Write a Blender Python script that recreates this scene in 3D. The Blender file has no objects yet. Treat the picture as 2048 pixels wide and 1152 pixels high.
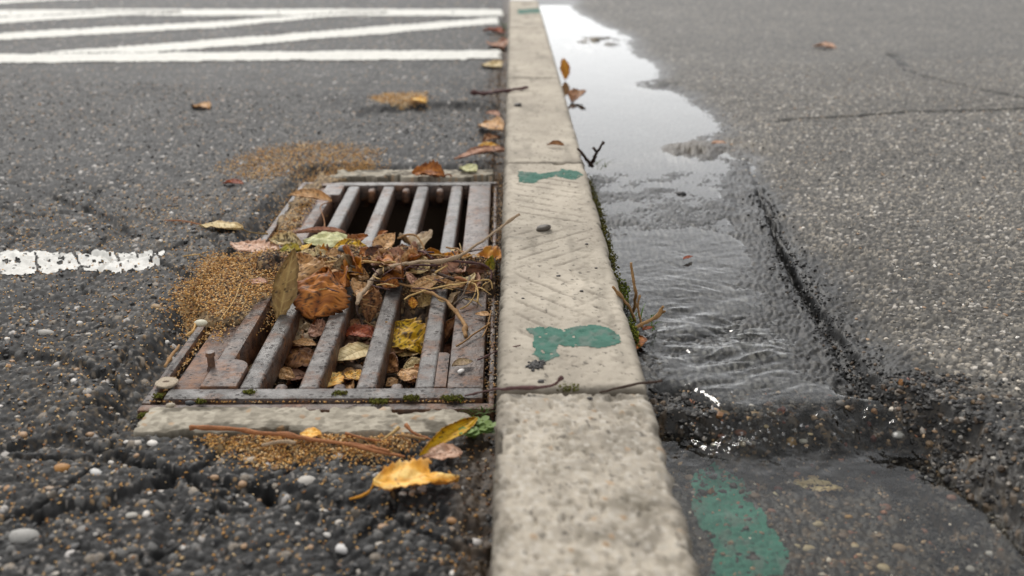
import bpy, bmesh, math, random
import numpy as np
from mathutils import Vector, Matrix
random.seed(7)
rng = np.random.default_rng(11)
S = bpy.context.scene
C = S.collection
R = math.radians

# ------------------------------------------------------------------ camera, world, sun, exposure
TH = R(20.82)                      # pitch below the horizon
CAMZ = 0.50
FPX = 35.0 / 36.0 * 2048
cam = bpy.data.cameras.new('camera')
cam.lens = 35; cam.sensor_width = 36; cam.clip_start = 0.02; cam.clip_end = 1000
cam.dof.use_dof = True; cam.dof.focus_distance = 1.27; cam.dof.aperture_fstop = 4.4
co = bpy.data.objects.new('camera', cam); C.objects.link(co)
co.location = (0, 0, CAMZ); co.rotation_euler = (math.pi / 2 - TH, 0, 0)
S.camera = co

SUN_EL, SUN_AZ = R(47), R(-20)
W = bpy.data.worlds.new('World'); S.world = W; W.use_nodes = True
wn = W.node_tree; wn.nodes.clear()
sky = wn.nodes.new('ShaderNodeTexSky'); sky.sky_type = 'NISHITA'; sky.sun_disc = False
sky.sun_elevation = SUN_EL; sky.sun_rotation = SUN_AZ; sky.air_density = 1.0; sky.dust_density = 0.8; sky.ozone_density = 1.0
hs = wn.nodes.new('ShaderNodeHueSaturation'); hs.inputs['Saturation'].default_value = 0.05
bg = wn.nodes.new('ShaderNodeBackground'); bg.inputs['Strength'].default_value = 0.10
wo = wn.nodes.new('ShaderNodeOutputWorld')
cl_ = wn.nodes.new('ShaderNodeMix'); cl_.data_type = 'RGBA'; cl_.inputs[0].default_value = 0.20; cl_.inputs[7].default_value = (4.0, 4.0, 4.05, 1)   # even cloud cover
wn.links.new(sky.outputs[0], hs.inputs['Color']); wn.links.new(hs.outputs[0], cl_.inputs[6]); wn.links.new(cl_.outputs[2], bg.inputs['Color']); wn.links.new(bg.outputs[0], wo.inputs[0])
sl = bpy.data.lights.new('sun', 'SUN'); sl.energy = 0.8; sl.angle = R(16); sl.color = (1, .95, .88)
so = bpy.data.objects.new('sun', sl); C.objects.link(so)
sd = Vector((math.sin(SUN_AZ) * math.cos(SUN_EL), math.cos(SUN_AZ) * math.cos(SUN_EL), math.sin(SUN_EL)))
so.rotation_euler = sd.to_track_quat('Z', 'Y').to_euler()
S.view_settings.view_transform = 'Standard'; S.view_settings.look = 'None'
S.view_settings.exposure = 1.35; S.view_settings.gamma = 1.0; S.view_settings.use_curve_mapping = False
S.cycles.use_denoising = True
S.cycles.max_bounces = 8; S.cycles.transparent_max_bounces = 12
try:
    S.cycles.sample_clamp_indirect = 6
except Exception:
    pass

# ------------------------------------------------------------------ helpers
CT, ST = math.cos(TH), math.sin(TH)
def ray(px, py):
    a = (px - 1024) / FPX; b = (py - 576) / FPX
    return np.array([a, CT - b * ST, -ST - b * CT])
def P(px, py, z=0.0):
    """where the line of sight through a photograph point meets the height z"""
    r = ray(px, py); k = (z - CAMZ) / r[2]
    return np.array([r[0] * k, r[1] * k, z])
def PD(px, py, Y):
    """where the line of sight through a photograph point meets the distance Y"""
    r = ray(px, py); k = Y / r[1]
    return np.array([r[0] * k, Y, CAMZ + r[2] * k])
def rgb(h):
    v = [int(h[i:i + 2], 16) / 255 for i in (0, 2, 4)]
    return np.array([c / 12.92 if c <= .04045 else ((c + .055) / 1.055) ** 2.4 for c in v])
def sm(a, b, x):
    t = np.clip((x - a) / (b - a), 0, 1); return t * t * (3 - 2 * t)
def mix(a, b, t):
    t = np.asarray(t)
    if np.ndim(t) and (np.ndim(a) > np.ndim(t) or np.ndim(b) > np.ndim(t) or np.shape(a) == (3,)):
        t = t[..., None]
    return a * (1 - t) + b * t
def h2(ix, iy, seed):
    with np.errstate(over='ignore'):
        n = ix.astype(np.int64).astype(np.uint32) * np.uint32(374761393) + iy.astype(np.int64).astype(np.uint32) * np.uint32(668265263) + np.uint32((seed * 2246822519) & 0xffffffff)
        n = (n ^ (n >> np.uint32(13))) * np.uint32(1274126177)
        n = (n ^ (n >> np.uint32(16))) * np.uint32(2654435761)
        n = n ^ (n >> np.uint32(15))
    return n.astype(np.float64) / 4294967296.0
def vn(x, y, seed=0):
    ix = np.floor(x); iy = np.floor(y); fx = x - ix; fy = y - iy
    fx = fx * fx * (3 - 2 * fx); fy = fy * fy * (3 - 2 * fy)
    a = h2(ix, iy, seed); b = h2(ix + 1, iy, seed); c = h2(ix, iy + 1, seed); d = h2(ix + 1, iy + 1, seed)
    return (a * (1 - fx) + b * fx) * (1 - fy) + (c * (1 - fx) + d * fx) * fy
def fbm(x, y, seed=0, octv=4):
    s = 0; a = .5; t = 0
    for o in range(octv):
        s = s + a * vn(x, y, seed + o * 17); t += a; x = x * 2.03 + 5.1; y = y * 2.03 + 1.7; a *= .5
    return s / t
def voro(x, y, seed=0):
    ix = np.floor(x); iy = np.floor(y)
    f1 = np.full(x.shape, 9.); f2 = np.full(x.shape, 9.); cx = np.zeros(x.shape); cy = np.zeros(x.shape)
    for dx in (-1, 0, 1):
        for dy in (-1, 0, 1):
            jx = ix + dx; jy = iy + dy
            qx = jx + .08 + .84 * h2(jx, jy, seed); qy = jy + .08 + .84 * h2(jx, jy, seed + 1)
            d = np.sqrt((qx - x) ** 2 + (qy - y) ** 2)
            m = d < f1
            f2 = np.where(m, f1, np.minimum(f2, d)); cx = np.where(m, jx, cx); cy = np.where(m, jy, cy); f1 = np.where(m, d, f1)
    return f1, f2, h2(cx, cy, seed + 5), h2(cx, cy, seed + 6)
def inpoly(x, y, poly):
    r = np.zeros(x.shape, bool); n = len(poly)
    for i in range(n):
        x1, y1 = poly[i][:2]; x2, y2 = poly[(i + 1) % n][:2]
        if y1 == y2: continue
        c = ((y1 > y) != (y2 > y)) & (x < (x2 - x1) * (y - y1) / (y2 - y1) + x1)
        r ^= c
    return r
def dpoly(x, y, pts):
    d = np.full(x.shape, 9.)
    for (a, b) in zip(pts[:-1], pts[1:]):
        ax, ay = a[:2]; bx, by = b[:2]; ux, uy = bx - ax, by - ay
        t = np.clip(((x - ax) * ux + (y - ay) * uy) / (ux * ux + uy * uy), 0, 1)
        d = np.minimum(d, np.hypot(x - ax - t * ux, y - ay - t * uy))
    return d

def mesh(name, V, F, col=None, wet=None, smooth=True):
    V = np.asarray(V, np.float32); F = np.asarray(F, np.int32)
    me = bpy.data.meshes.new(name); k = F.shape[1]
    me.vertices.add(len(V)); me.vertices.foreach_set('co', V.ravel())
    me.loops.add(F.size); me.loops.foreach_set('vertex_index', F.ravel())
    me.polygons.add(len(F)); me.polygons.foreach_set('loop_start', np.arange(0, F.size, k, dtype=np.int32))
    me.polygons.foreach_set('loop_total', np.full(len(F), k, np.int32))
    me.update(calc_edges=True)
    me.polygons.foreach_set('use_smooth', np.full(len(F), smooth))
    if col is not None:
        col = np.asarray(col, np.float32)
        if col.ndim == 1: col = np.tile(col, (len(V), 1))
        a = me.color_attributes.new('Col', 'FLOAT_COLOR', 'POINT')
        a.data.foreach_set('color', np.concatenate([col[:, :3], np.ones((len(V), 1), np.float32)], 1).astype(np.float32).ravel())
    if wet is not None:
        a = me.attributes.new('wet', 'FLOAT', 'POINT'); a.data.foreach_set('value', np.asarray(wet, np.float32).ravel())
    me.validate()
    return me
def gridf(nr, nc):
    i = np.arange(nr * nc).reshape(nr, nc)
    return np.stack([i[:-1, :-1], i[:-1, 1:], i[1:, 1:], i[1:, :-1]], -1).reshape(-1, 4)
def compact(V, F, *attrs):
    u, inv = np.unique(F.ravel(), return_inverse=True)
    return (V[u], inv.reshape(F.shape)) + tuple(a[u] for a in attrs)
def link(name, me, mat=None, parent=None, label=None, cat=None, group=None, kind=None):
    o = bpy.data.objects.new(name, me); C.objects.link(o)
    if mat is not None and me is not None and not me.materials: me.materials.append(mat)
    if parent is not None: o.parent = parent
    if label: o['label'] = label
    if cat: o['category'] = cat
    if group: o['group'] = group
    if kind: o['kind'] = kind
    return o

# ------------------------------------------------------------------ materials
def mat(name, rough=.7, spec=.4, bump=0.0, bscale=400., metal=0., wetness=False, transl=0., detail=4, roughvar=0., mottle=0.):
    m = bpy.data.materials.new(name); m.use_nodes = True; n = m.node_tree; b = n.nodes['Principled BSDF']; L = n.links.new
    at = n.nodes.new('ShaderNodeAttribute'); at.attribute_name = 'Col'
    col = at.outputs['Color']
    geo = n.nodes.new('ShaderNodeNewGeometry')
    b.inputs['Roughness'].default_value = rough; b.inputs['Specular IOR Level'].default_value = spec; b.inputs['Metallic'].default_value = metal
    nz = n.nodes.new('ShaderNodeTexNoise'); nz.inputs['Scale'].default_value = bscale; nz.inputs['Detail'].default_value = detail
    L(geo.outputs['Position'], nz.inputs['Vector'])
    if mottle:
        mr = n.nodes.new('ShaderNodeMapRange'); L(nz.outputs[0], mr.inputs[0])
        mr.inputs[1].default_value = .25; mr.inputs[2].default_value = .75; mr.inputs[3].default_value = 1 - mottle; mr.inputs[4].default_value = 1 + mottle
        mx = n.nodes.new('ShaderNodeVectorMath'); mx.operation = 'SCALE'; L(col, mx.inputs[0]); L(mr.outputs[0], mx.inputs['Scale']); col = mx.outputs[0]
    if wetness:
        w = n.nodes.new('ShaderNodeAttribute'); w.attribute_name = 'wet'
        mr = n.nodes.new('ShaderNodeMapRange'); L(w.outputs['Fac'], mr.inputs[0]); mr.inputs[3].default_value = 1; mr.inputs[4].default_value = .32
        mx = n.nodes.new('ShaderNodeVectorMath'); mx.operation = 'SCALE'; L(col, mx.inputs[0]); L(mr.outputs[0], mx.inputs['Scale']); col = mx.outputs[0]
        mr2 = n.nodes.new('ShaderNodeMapRange'); L(w.outputs['Fac'], mr2.inputs[0]); mr2.inputs[3].default_value = rough; mr2.inputs[4].default_value = .34
        L(mr2.outputs[0], b.inputs['Roughness'])
    elif roughvar:
        mr = n.nodes.new('ShaderNodeMapRange'); L(nz.outputs[0], mr.inputs[0]); mr.inputs[1].default_value = .3; mr.inputs[2].default_value = .7
        mr.inputs[3].default_value = rough - roughvar; mr.inputs[4].default_value = rough + roughvar; L(mr.outputs[0], b.inputs['Roughness'])
    L(col, b.inputs['Base Color'])
    if bump:
        bp = n.nodes.new('ShaderNodeBump'); bp.inputs['Strength'].default_value = 1; bp.inputs['Distance'].default_value = bump
        L(nz.outputs[0], bp.inputs['Height']); L(bp.outputs[0], b.inputs['Normal'])
    if transl:
        t = n.nodes.new('ShaderNodeBsdfTranslucent'); L(col, t.inputs[0])
        ms = n.nodes.new('ShaderNodeMixShader'); ms.inputs[0].default_value = transl
        L(b.outputs[0], ms.inputs[1]); L(t.outputs[0], ms.inputs[2]); L(ms.outputs[0], n.nodes['Material Output'].inputs[0])
    return m
M_asph = mat('asphalt', .72, .30, .0006, 900, wetness=True, mottle=.25)
M_conc = mat('concrete', .85, .25, .0004, 1400, mottle=.10)
M_leaf = mat('leaf', .55, .35, .0003, 900, transl=.22, mottle=.10)
M_wood = mat('bark', .75, .25, .0012, 650, mottle=.38, detail=6)
M_grain = mat('husk', .6, .35)
M_stone = mat('stone', .55, .4, .0004, 700, mottle=.15)
M_paint = mat('road_paint', .6, .4, .0004, 900, mottle=.06)
M_green = mat('green_paint', .75, .15, .0004, 900, mottle=.14)
M_moss = mat('moss', .9, .15)
M_soil = mat('soil', .8, .3, .001, 500, mottle=.3)

def steel():
    m = bpy.data.materials.new('worn_iron'); m.use_nodes = True; n = m.node_tree; b = n.nodes['Principled BSDF']; L = n.links.new
    geo = n.nodes.new('ShaderNodeNewGeometry')
    def noise(sc, det=5, ro=.6):
        z = n.nodes.new('ShaderNodeTexNoise'); z.inputs['Scale'].default_value = sc; z.inputs['Detail'].default_value = det; z.inputs['Roughness'].default_value = ro
        L(geo.outputs['Position'], z.inputs['Vector']); return z.outputs[0]
    def ramp(src, pts):
        r = n.nodes.new('ShaderNodeValToRGB'); e = r.color_ramp.elements
        e[0].position, e[0].color = pts[0][0], (*pts[0][1], 1); e[1].position, e[1].color = pts[1][0], (*pts[1][1], 1)
        for p, c in pts[2:]:
            q = e.new(p); q.color = (*c, 1)
        L(src, r.inputs[0]); return r.outputs[0]
    base = ramp(noise(45), [(.35, (.045, .040, .037)), (.68, (.185, .175, .165))])
    rust = ramp(noise(60, 8, .7), [(.40, (.055, .026, .017)), (.62, (.20, .088, .036))])
    mk = ramp(noise(22, 8, .72), [(.50, (0, 0, 0)), (.68, (1, 1, 1))])
    # vertical sides rust more than the worn tops
    sx = n.nodes.new('ShaderNodeSeparateXYZ'); L(geo.outputs['True Normal'], sx.inputs[0])
    sd = n.nodes.new('ShaderNodeMapRange'); L(sx.outputs[2], sd.inputs[0]); sd.inputs[1].default_value = .9; sd.inputs[2].default_value = .4; sd.inputs[3].default_value = 0; sd.inputs[4].default_value = .5
    at = n.nodes.new('ShaderNodeAttribute'); at.attribute_type = 'OBJECT'; at.attribute_name = 'rust'
    ad0 = n.nodes.new('ShaderNodeMath'); ad0.operation = 'ADD'; L(sd.outputs[0], ad0.inputs[0]); L(at.outputs['Fac'], ad0.inputs[1])
    ad = n.nodes.new('ShaderNodeMath'); ad.operation = 'ADD'; ad.use_clamp = True; L(mk, ad.inputs[0]); L(ad0.outputs[0], ad.inputs[1])
    m1 = n.nodes.new('ShaderNodeMix'); m1.data_type = 'RGBA'; L(ad.outputs[0], m1.inputs[0]); L(base, m1.inputs[6]); L(rust, m1.inputs[7])
    vo = n.nodes.new('ShaderNodeTexVoronoi'); vo.inputs['Scale'].default_value = 130; L(geo.outputs['Position'], vo.inputs['Vector'])
    pit = ramp(vo.outputs['Distance'], [(.22, (1, 1, 1)), (.34, (0, 0, 0))])
    pk = n.nodes.new('ShaderNodeMath'); pk.operation = 'MULTIPLY'; L(pit, pk.inputs[0])
    pr = ramp(noise(35), [(.44, (0, 0, 0)), (.52, (1, 1, 1))]); L(pr, pk.inputs[1])
    m2 = n.nodes.new('ShaderNodeMix'); m2.data_type = 'RGBA'; L(pk.outputs[0], m2.inputs[0]); L(m1.outputs[2], m2.inputs[6]); m2.inputs[7].default_value = (.02, .013, .01, 1)
    L(m2.outputs[2], b.inputs['Base Color'])
    b.inputs['Metallic'].default_value = .25; b.inputs['Specular IOR Level'].default_value = .55
    rr = n.nodes.new('ShaderNodeMapRange'); L(ad.outputs[0], rr.inputs[0]); rr.inputs[3].default_value = .33; rr.inputs[4].default_value = .55; L(rr.outputs[0], b.inputs['Roughness'])
    bp = n.nodes.new('ShaderNodeBump'); bp.inputs['Distance'].default_value = .0020; L(noise(260, 6, .65), bp.inputs['Height'])
    bp2 = n.nodes.new('ShaderNodeBump'); bp2.inputs['Distance'].default_value = .0008; bp2.invert = True; L(pk.outputs[0], bp2.inputs['Height']); L(bp.outputs[0], bp2.inputs['Normal'])
    L(bp2.outputs[0], b.inputs['Normal'])
    return m
M_iron = steel()

def water_mat():
    m = bpy.data.materials.new('water'); m.use_nodes = True; n = m.node_tree; n.nodes.clear(); L = n.links.new
    out = n.nodes.new('ShaderNodeOutputMaterial'); ms = n.nodes.new('ShaderNodeMixShader')
    fr = n.nodes.new('ShaderNodeFresnel'); fr.inputs[0].default_value = 1.33
    tr = n.nodes.new('ShaderNodeBsdfTransparent'); tr.inputs[0].default_value = (.93, .93, .90, 1)
    gl = n.nodes.new('ShaderNodeBsdfGlossy'); gl.inputs['Roughness'].default_value = .015; gl.inputs[0].default_value = (1, 1, 1, 1)
    geo = n.nodes.new('ShaderNodeNewGeometry')
    at = n.nodes.new('ShaderNodeAttribute'); at.attribute_name = 'wet'
    nz = n.nodes.new('ShaderNodeTexNoise'); nz.inputs['Scale'].default_value = 130; nz.inputs['Detail'].default_value = 2; L(geo.outputs['Position'], nz.inputs['Vector'])
    mu = n.nodes.new('ShaderNodeMath'); mu.operation = 'MULTIPLY'; L(nz.outputs[0], mu.inputs[0]); L(at.outputs['Fac'], mu.inputs[1])
    bp = n.nodes.new('ShaderNodeBump'); bp.inputs['Distance'].default_value = .0012; L(mu.outputs[0], bp.inputs['Height'])
    L(bp.outputs[0], fr.inputs['Normal']); L(bp.outputs[0], gl.inputs['Normal'])
    L(fr.outputs[0], ms.inputs[0]); L(tr.outputs[0], ms.inputs[1]); L(gl.outputs[0], ms.inputs[2]); L(ms.outputs[0], out.inputs[0])
    return m
M_water = water_mat()

# ------------------------------------------------------------------ layout numbers
KZ = 0.06; KL, KR = -0.015, 0.1355           # kerb top and its two faces
GX0, GX1, GY0, GY1 = -0.386, -0.036, 0.976, 1.895   # the grate
def pw(pts, z=0.0): return [P(a, b, z)[:2] for a, b in pts]
SAND = [pw(q) for q in (
    [(352, 612), (400, 560), (430, 525), (540, 505), (575, 540), (550, 610), (480, 640), (440, 662), (385, 655)],
    [(545, 470), (560, 430), (600, 375), (640, 340), (745, 332), (760, 345), (690, 358), (640, 372), (600, 420), (575, 470)],
    [(405, 872), (480, 856), (620, 862), (800, 868), (830, 900), (760, 915), (640, 912), (520, 932), (500, 905), (430, 890)],
    [(742, 196), (780, 188), (850, 190), (855, 206), (800, 210), (750, 206)])]
CR_L = [pw([(0, 905), (110, 880), (250, 905), (330, 960), (520, 990)]), pw([(60, 1040), (210, 1010), (330, 960)]), pw([(330, 960), (360, 1060), (300, 1152)]),
        pw([(520, 990), (640, 1050), (700, 1150)]), pw([(0, 720), (120, 735), (260, 790), (330, 830)]), pw([(110, 400), (200, 430), (260, 480)]), pw([(520, 990), (720, 1000), (960, 1060)])]
CR_R = [pw([(1560, 243), (1640, 238), (1760, 232), (1850, 226), (2100, 218)], .02), pw([(1780, 110), (1830, 150), (1930, 175), (2040, 196), (2150, 215)], .02),
        pw([(1440, 300), (1500, 318), (1540, 400), (1600, 560), (1650, 640)], .02), pw([(1680, 690), (1740, 760), (1800, 860), (1850, 950)], .02)]
BROKEN = pw([(1440, 300), (1500, 330), (1520, 400), (1560, 500), (1600, 570), (1650, 640), (1700, 720), (1745, 790), (1790, 850), (1850, 900), (1900, 960), (1950, 1030), (2010, 1100), (2090, 1200)], .01)
SILT = [(P(1180, 84, .01)[:2], (.10, .22), .024), (P(1375, 300, .01)[:2], (.10, .10), .016), (P(1215, 322, .01)[:2], (.08, .05), .014), (P(1300, 170, .01)[:2], (.10, .10), .010)]
GREENP = pw([(1240 + a / 3.096, 780 + b / 3.096) for a, b in ((395, 575), (560, 555), (760, 600), (830, 690), (900, 800), (905, 900), (940, 960), (1030, 1060), (1020, 1180), (560, 1220), (560, 1050), (480, 900), (430, 800), (430, 700))], -.06)

def pile_mask(X, Y, k):
    j = .012 * (fbm(X * 40, Y * 40, 91 + k) - .5)
    return inpoly(X + j, Y + j * 2, SAND[k])

# ---- left road height, colour
def crackL(X, Y):
    wx = X + .035 * (fbm(X * 16, Y * 16, 17) - .5); wy = Y + .035 * (fbm(X * 16, Y * 16, 18) - .5)
    a1, a2, _, _ = voro(wx * 8, wy * 7, 19)
    return (1 - sm(.02, .07, a2 - a1)) * sm(.42, .56, fbm(X * 5, Y * 5, 20)) * (1 - sm(1.6, 2.2, Y))
def hL(X, Y, stones=True):
    h = .004 * (fbm(X * 5, Y * 5, 3) - .5) * 2 + .004 * (fbm(X * 22, Y * 22, 4) - .5)
    near = 1 - sm(1.3, 2.2, Y)
    h = h + near * .007 * (fbm(X * 30, Y * 26, 8, 3) - .5)
    for c in CR_L:
        d = dpoly(X + .02 * (fbm(X * 25, Y * 25, 12) - .5), Y + .03 * (fbm(X * 25, Y * 25, 13) - .5), c)
        h = h - .008 * (1 - sm(.003, .016, d))
    e = ((X + .20) / .22) ** 2 + ((Y - 2.62) / .13) ** 2 + .5 * (fbm(X * 14, Y * 14, 15) - .5)
    h = h - .018 * (1 - sm(.55, 1.15, e))
    h = h - .002 * (1 - sm(.02, .05, np.abs(Y - .855))) * sm(-.52, -.40, X)
    # ground dips under the frame and its concrete collar
    ins = sm(-.45, -.412, X + .015 * (fbm(X * 30, Y * 30, 16) - .5)) * sm(.884, .898, Y) * (1 - sm(1.99, 2.03, Y))
    h = mix(h + .004, -.016 + 0 * h, ins)
    for k in range(2):
        h = h + np.where(pile_mask(X, Y, k), .003, 0)
    # kerb-side dirt strip
    h = h - .006 * sm(-.05, -.03, X) * (1 - ins)
    ck = crackL(X, Y)
    h = h - .006 * ck * (1 - ins)
    h = h + .009 * np.exp(-((X + .49) / .07) ** 2) * sm(.88, .98, Y) * (1 - sm(1.7, 2.0, Y)) * (1 - ins)
    if stones:
        f1, f2, r1, r2 = voro(X * 105, Y * 105, 21)
        g1, g2, q1, q2 = voro(X * 210, Y * 210, 41)
        a = (.0018 + .0022 * r1) * np.clip(1 - (f1 / .62) ** 2, 0, 1) + .0008 * np.clip(1 - (g1 / .6) ** 2, 0, 1)
        return h + a - .0014, (f1, f2, r1, r2, g1, q1, q2)
    return h
def colL(X, Y, st):
    f1, f2, r1, r2, g1, q1, q2 = st
    binder = np.array([.011, .0108, .0105])
    c = mix(np.array([.012, .012, .0125]), np.array([.033, .032, .031]), r2)
    c = mix(c, np.array([.15, .146, .138]) + 0 * c, (r1 > .90) * .8)
    c = mix(c, np.array([.25, .21, .165]) + 0 * c, (r1 > .968) * .9)
    c = mix(c, np.array([.48, .45, .42]) + 0 * c, (r1 > .988) * 1.)
    c = mix(c, binder + 0 * c, sm(.40, .55, f1))
    c = mix(c, np.array([.22, .20, .18]) + 0 * c, ((q1 > .86) & (g1 < .36)) * .75)
    c = mix(c, np.array([.30, .19, .09]) + 0 * c, ((q1 < .05) & (g1 < .33)) * 1.)
    c = mix(c, .35 * c, crackL(X, Y) * .8)
    c = c * (.75 + .5 * fbm(X * 6, Y * 6, 31))[..., None]
    c = mix(c, np.array([.026, .0257, .026]) + .5 * c, .5 * sm(1.8, 3.6, Y))          # paler with distance
    soil = sm(-.062, -.035, X + .02 * (fbm(X * 30, Y * 12, 33) - .5)) * sm(.45, .6, fbm(X * 60, Y * 60, 34) + .25)
    c = mix(c, mix(np.array([.045, .032, .022]), np.array([.12, .085, .055]), q2), soil * .9)
    gold = mix(np.array([.16, .10, .045]), np.array([.46, .31, .14]), q1)
    for k in range(4):
        c = mix(c, gold, pile_mask(X, Y, k) * (.85 if k != 2 else .75))
    for p, r, s in ((P(610, 320), .16, .5), (P(460, 420), .25, .16), (P(300, 700), .20, .14)):
        m = s * (1 - sm(.3, 1, np.hypot(X - p[0], (Y - p[1]) * .5) / r)) * (g1 < .42) * (q2 > .55)
        c = mix(c, gold, m)
    return c

def fan(sgn, x0, f_h):
    ys = np.concatenate([np.arange(1330, 260, -2.35), np.arange(260, -14, -1.25)])
    Yn = np.array([P(1024, y)[1] for y in ys])
    Yb = np.array([-4, -2.5, -1.5, -.9, -.5, -.2, .05, .25, .36])
    Yf = Yn[-1] * 1.09 ** np.arange(1, 48)
    Y = np.concatenate([Yb[Yb < Yn[0] - .02], Yn, Yf])
    v = np.concatenate([np.linspace(0, 1, 560), 1 + .03 * 1.22 ** np.arange(0, 34)])
    wd = 1.34 * (.48 * np.maximum(Y, .3) + .091) + .03
    X = x0 + sgn * wd[:, None] * v[None, :]
    return X, np.repeat(Y[:, None], len(v), 1)

# ------------------------------------------------------------------ left road
XL, YL = fan(-1, KL + .004, None)
zl, st = hL(XL, YL)
far = sm(5.5, 9, YL)
ZL = zl * (1 - far)
cl = colL(XL, YL, st)
wl = .22 * fbm(XL * 9, YL * 9, 37) + .25 * sm(-.07, -.03, XL)
FL = gridf(*XL.shape)
VL = np.stack([XL, YL, ZL], -1).reshape(-1, 3)
cen = VL[FL].mean(1)
hole = (cen[:, 0] > GX0 + .006) & (cen[:, 1] > GY0 + .004) & (cen[:, 1] < GY1 - .006) & (cen[:, 0] < -.028)
v_, f_, c_, w_ = compact(VL, FL[~hole][:, ::-1] if False else FL[~hole], cl.reshape(-1, 3), wl.ravel())
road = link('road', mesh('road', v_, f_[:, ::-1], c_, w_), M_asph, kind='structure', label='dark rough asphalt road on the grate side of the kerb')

def marking(name, parent, X, Y, Z, mask, off, col, material, label=None):
    F = gridf(*X.shape); V = np.stack([X, Y, Z + off], -1).reshape(-1, 3)
    m = mask.ravel()[F].all(1)
    if not m.any(): return
    v, f = compact(V, F[m])
    if f.shape[0] and (v[f[0, 1]] - v[f[0, 0]])[0] < 0: f = f[:, ::-1]
    c = np.asarray(col); c = c if c.ndim == 1 else None
    cc = np.tile(col, (len(v), 1)) * (.80 + .40 * fbm(v[:, 0] * 60, v[:, 1] * 60, 55))[:, None]
    if label is None or 'green' in label:      # scuffed: the grey ground shows through thin paint
        cc = mix(cc, np.array([.17, .165, .15]) + 0 * cc, .40 * sm(.52, .74, fbm(v[:, 0] * 90, v[:, 1] * 60, 56, 5)))
    return link(name, mesh(name, v, f, cc), material, parent, label=label)

white = rgb('e9e7de') * .66
stripes = [
    ([(-300, 112), (0, 112), (300, 109), (1004, 103), (1004, 122), (300, 127), (0, 130), (-300, 131)], 'lower level white stripe reaching the kerb'),
    ([(60, 110), (300, 93), (640, 65), (996, 36), (1000, 51), (640, 82), (300, 110), (180, 119)], 'slanting white stripe rising towards the kerb'),
    ([(-300, 90), (0, 69), (420, 46), (700, 27), (780, 27), (420, 60), (0, 84), (-300, 110)], 'middle slanting white stripe'),
    ([(-300, 60), (0, 37), (240, 25), (380, 25), (0, 51), (-300, 76)], 'short slanting white stripe near the far line'),
    ([(-300, 22), (1004, 20), (1010, 36), (780, 36), (500, 34), (-300, 36)], 'far level white line'),
    ([(-300, 18), (0, 2), (260, -8), (330, -8), (0, 10), (-300, 28)], 'farthest slanting white stripe'),
]
wear = fbm(XL * 70, YL * 70, 61, 3)
usedm = np.zeros(XL.shape, bool)
for q, lab in stripes:
    m = inpoly(XL, YL, pw(q)) & (wear > .12) & ~usedm
    usedm |= m
    marking('road_marking', road, XL, YL, ZL, m, .003, white, M_paint, lab)
q = pw([(-300, 508), (0, 511), (120, 509), (340, 512), (330, 530), (300, 556), (150, 548), (60, 556), (-300, 556)])
j = .02 * (fbm(XL * 30, YL * 30, 64) - .5)
m = inpoly(XL + j, YL + j, q) & ((st[0] < .60) | (wear > .36)) & (np.abs(((XL + .55 * YL + .010 * (fbm(XL * 40, YL * 40, 67) - .5)) / .062) % 1 - .5) < .49 - .07 * sm(.35, .6, fbm(XL * 12, YL * 12, 66)) * sm(1.40, 1.30, YL))
marking('road_marking', road, XL, YL, ZL, m, .0012, rgb('dcdad4') * .80, M_paint, 'worn near white stripe left of the grate')

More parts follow.
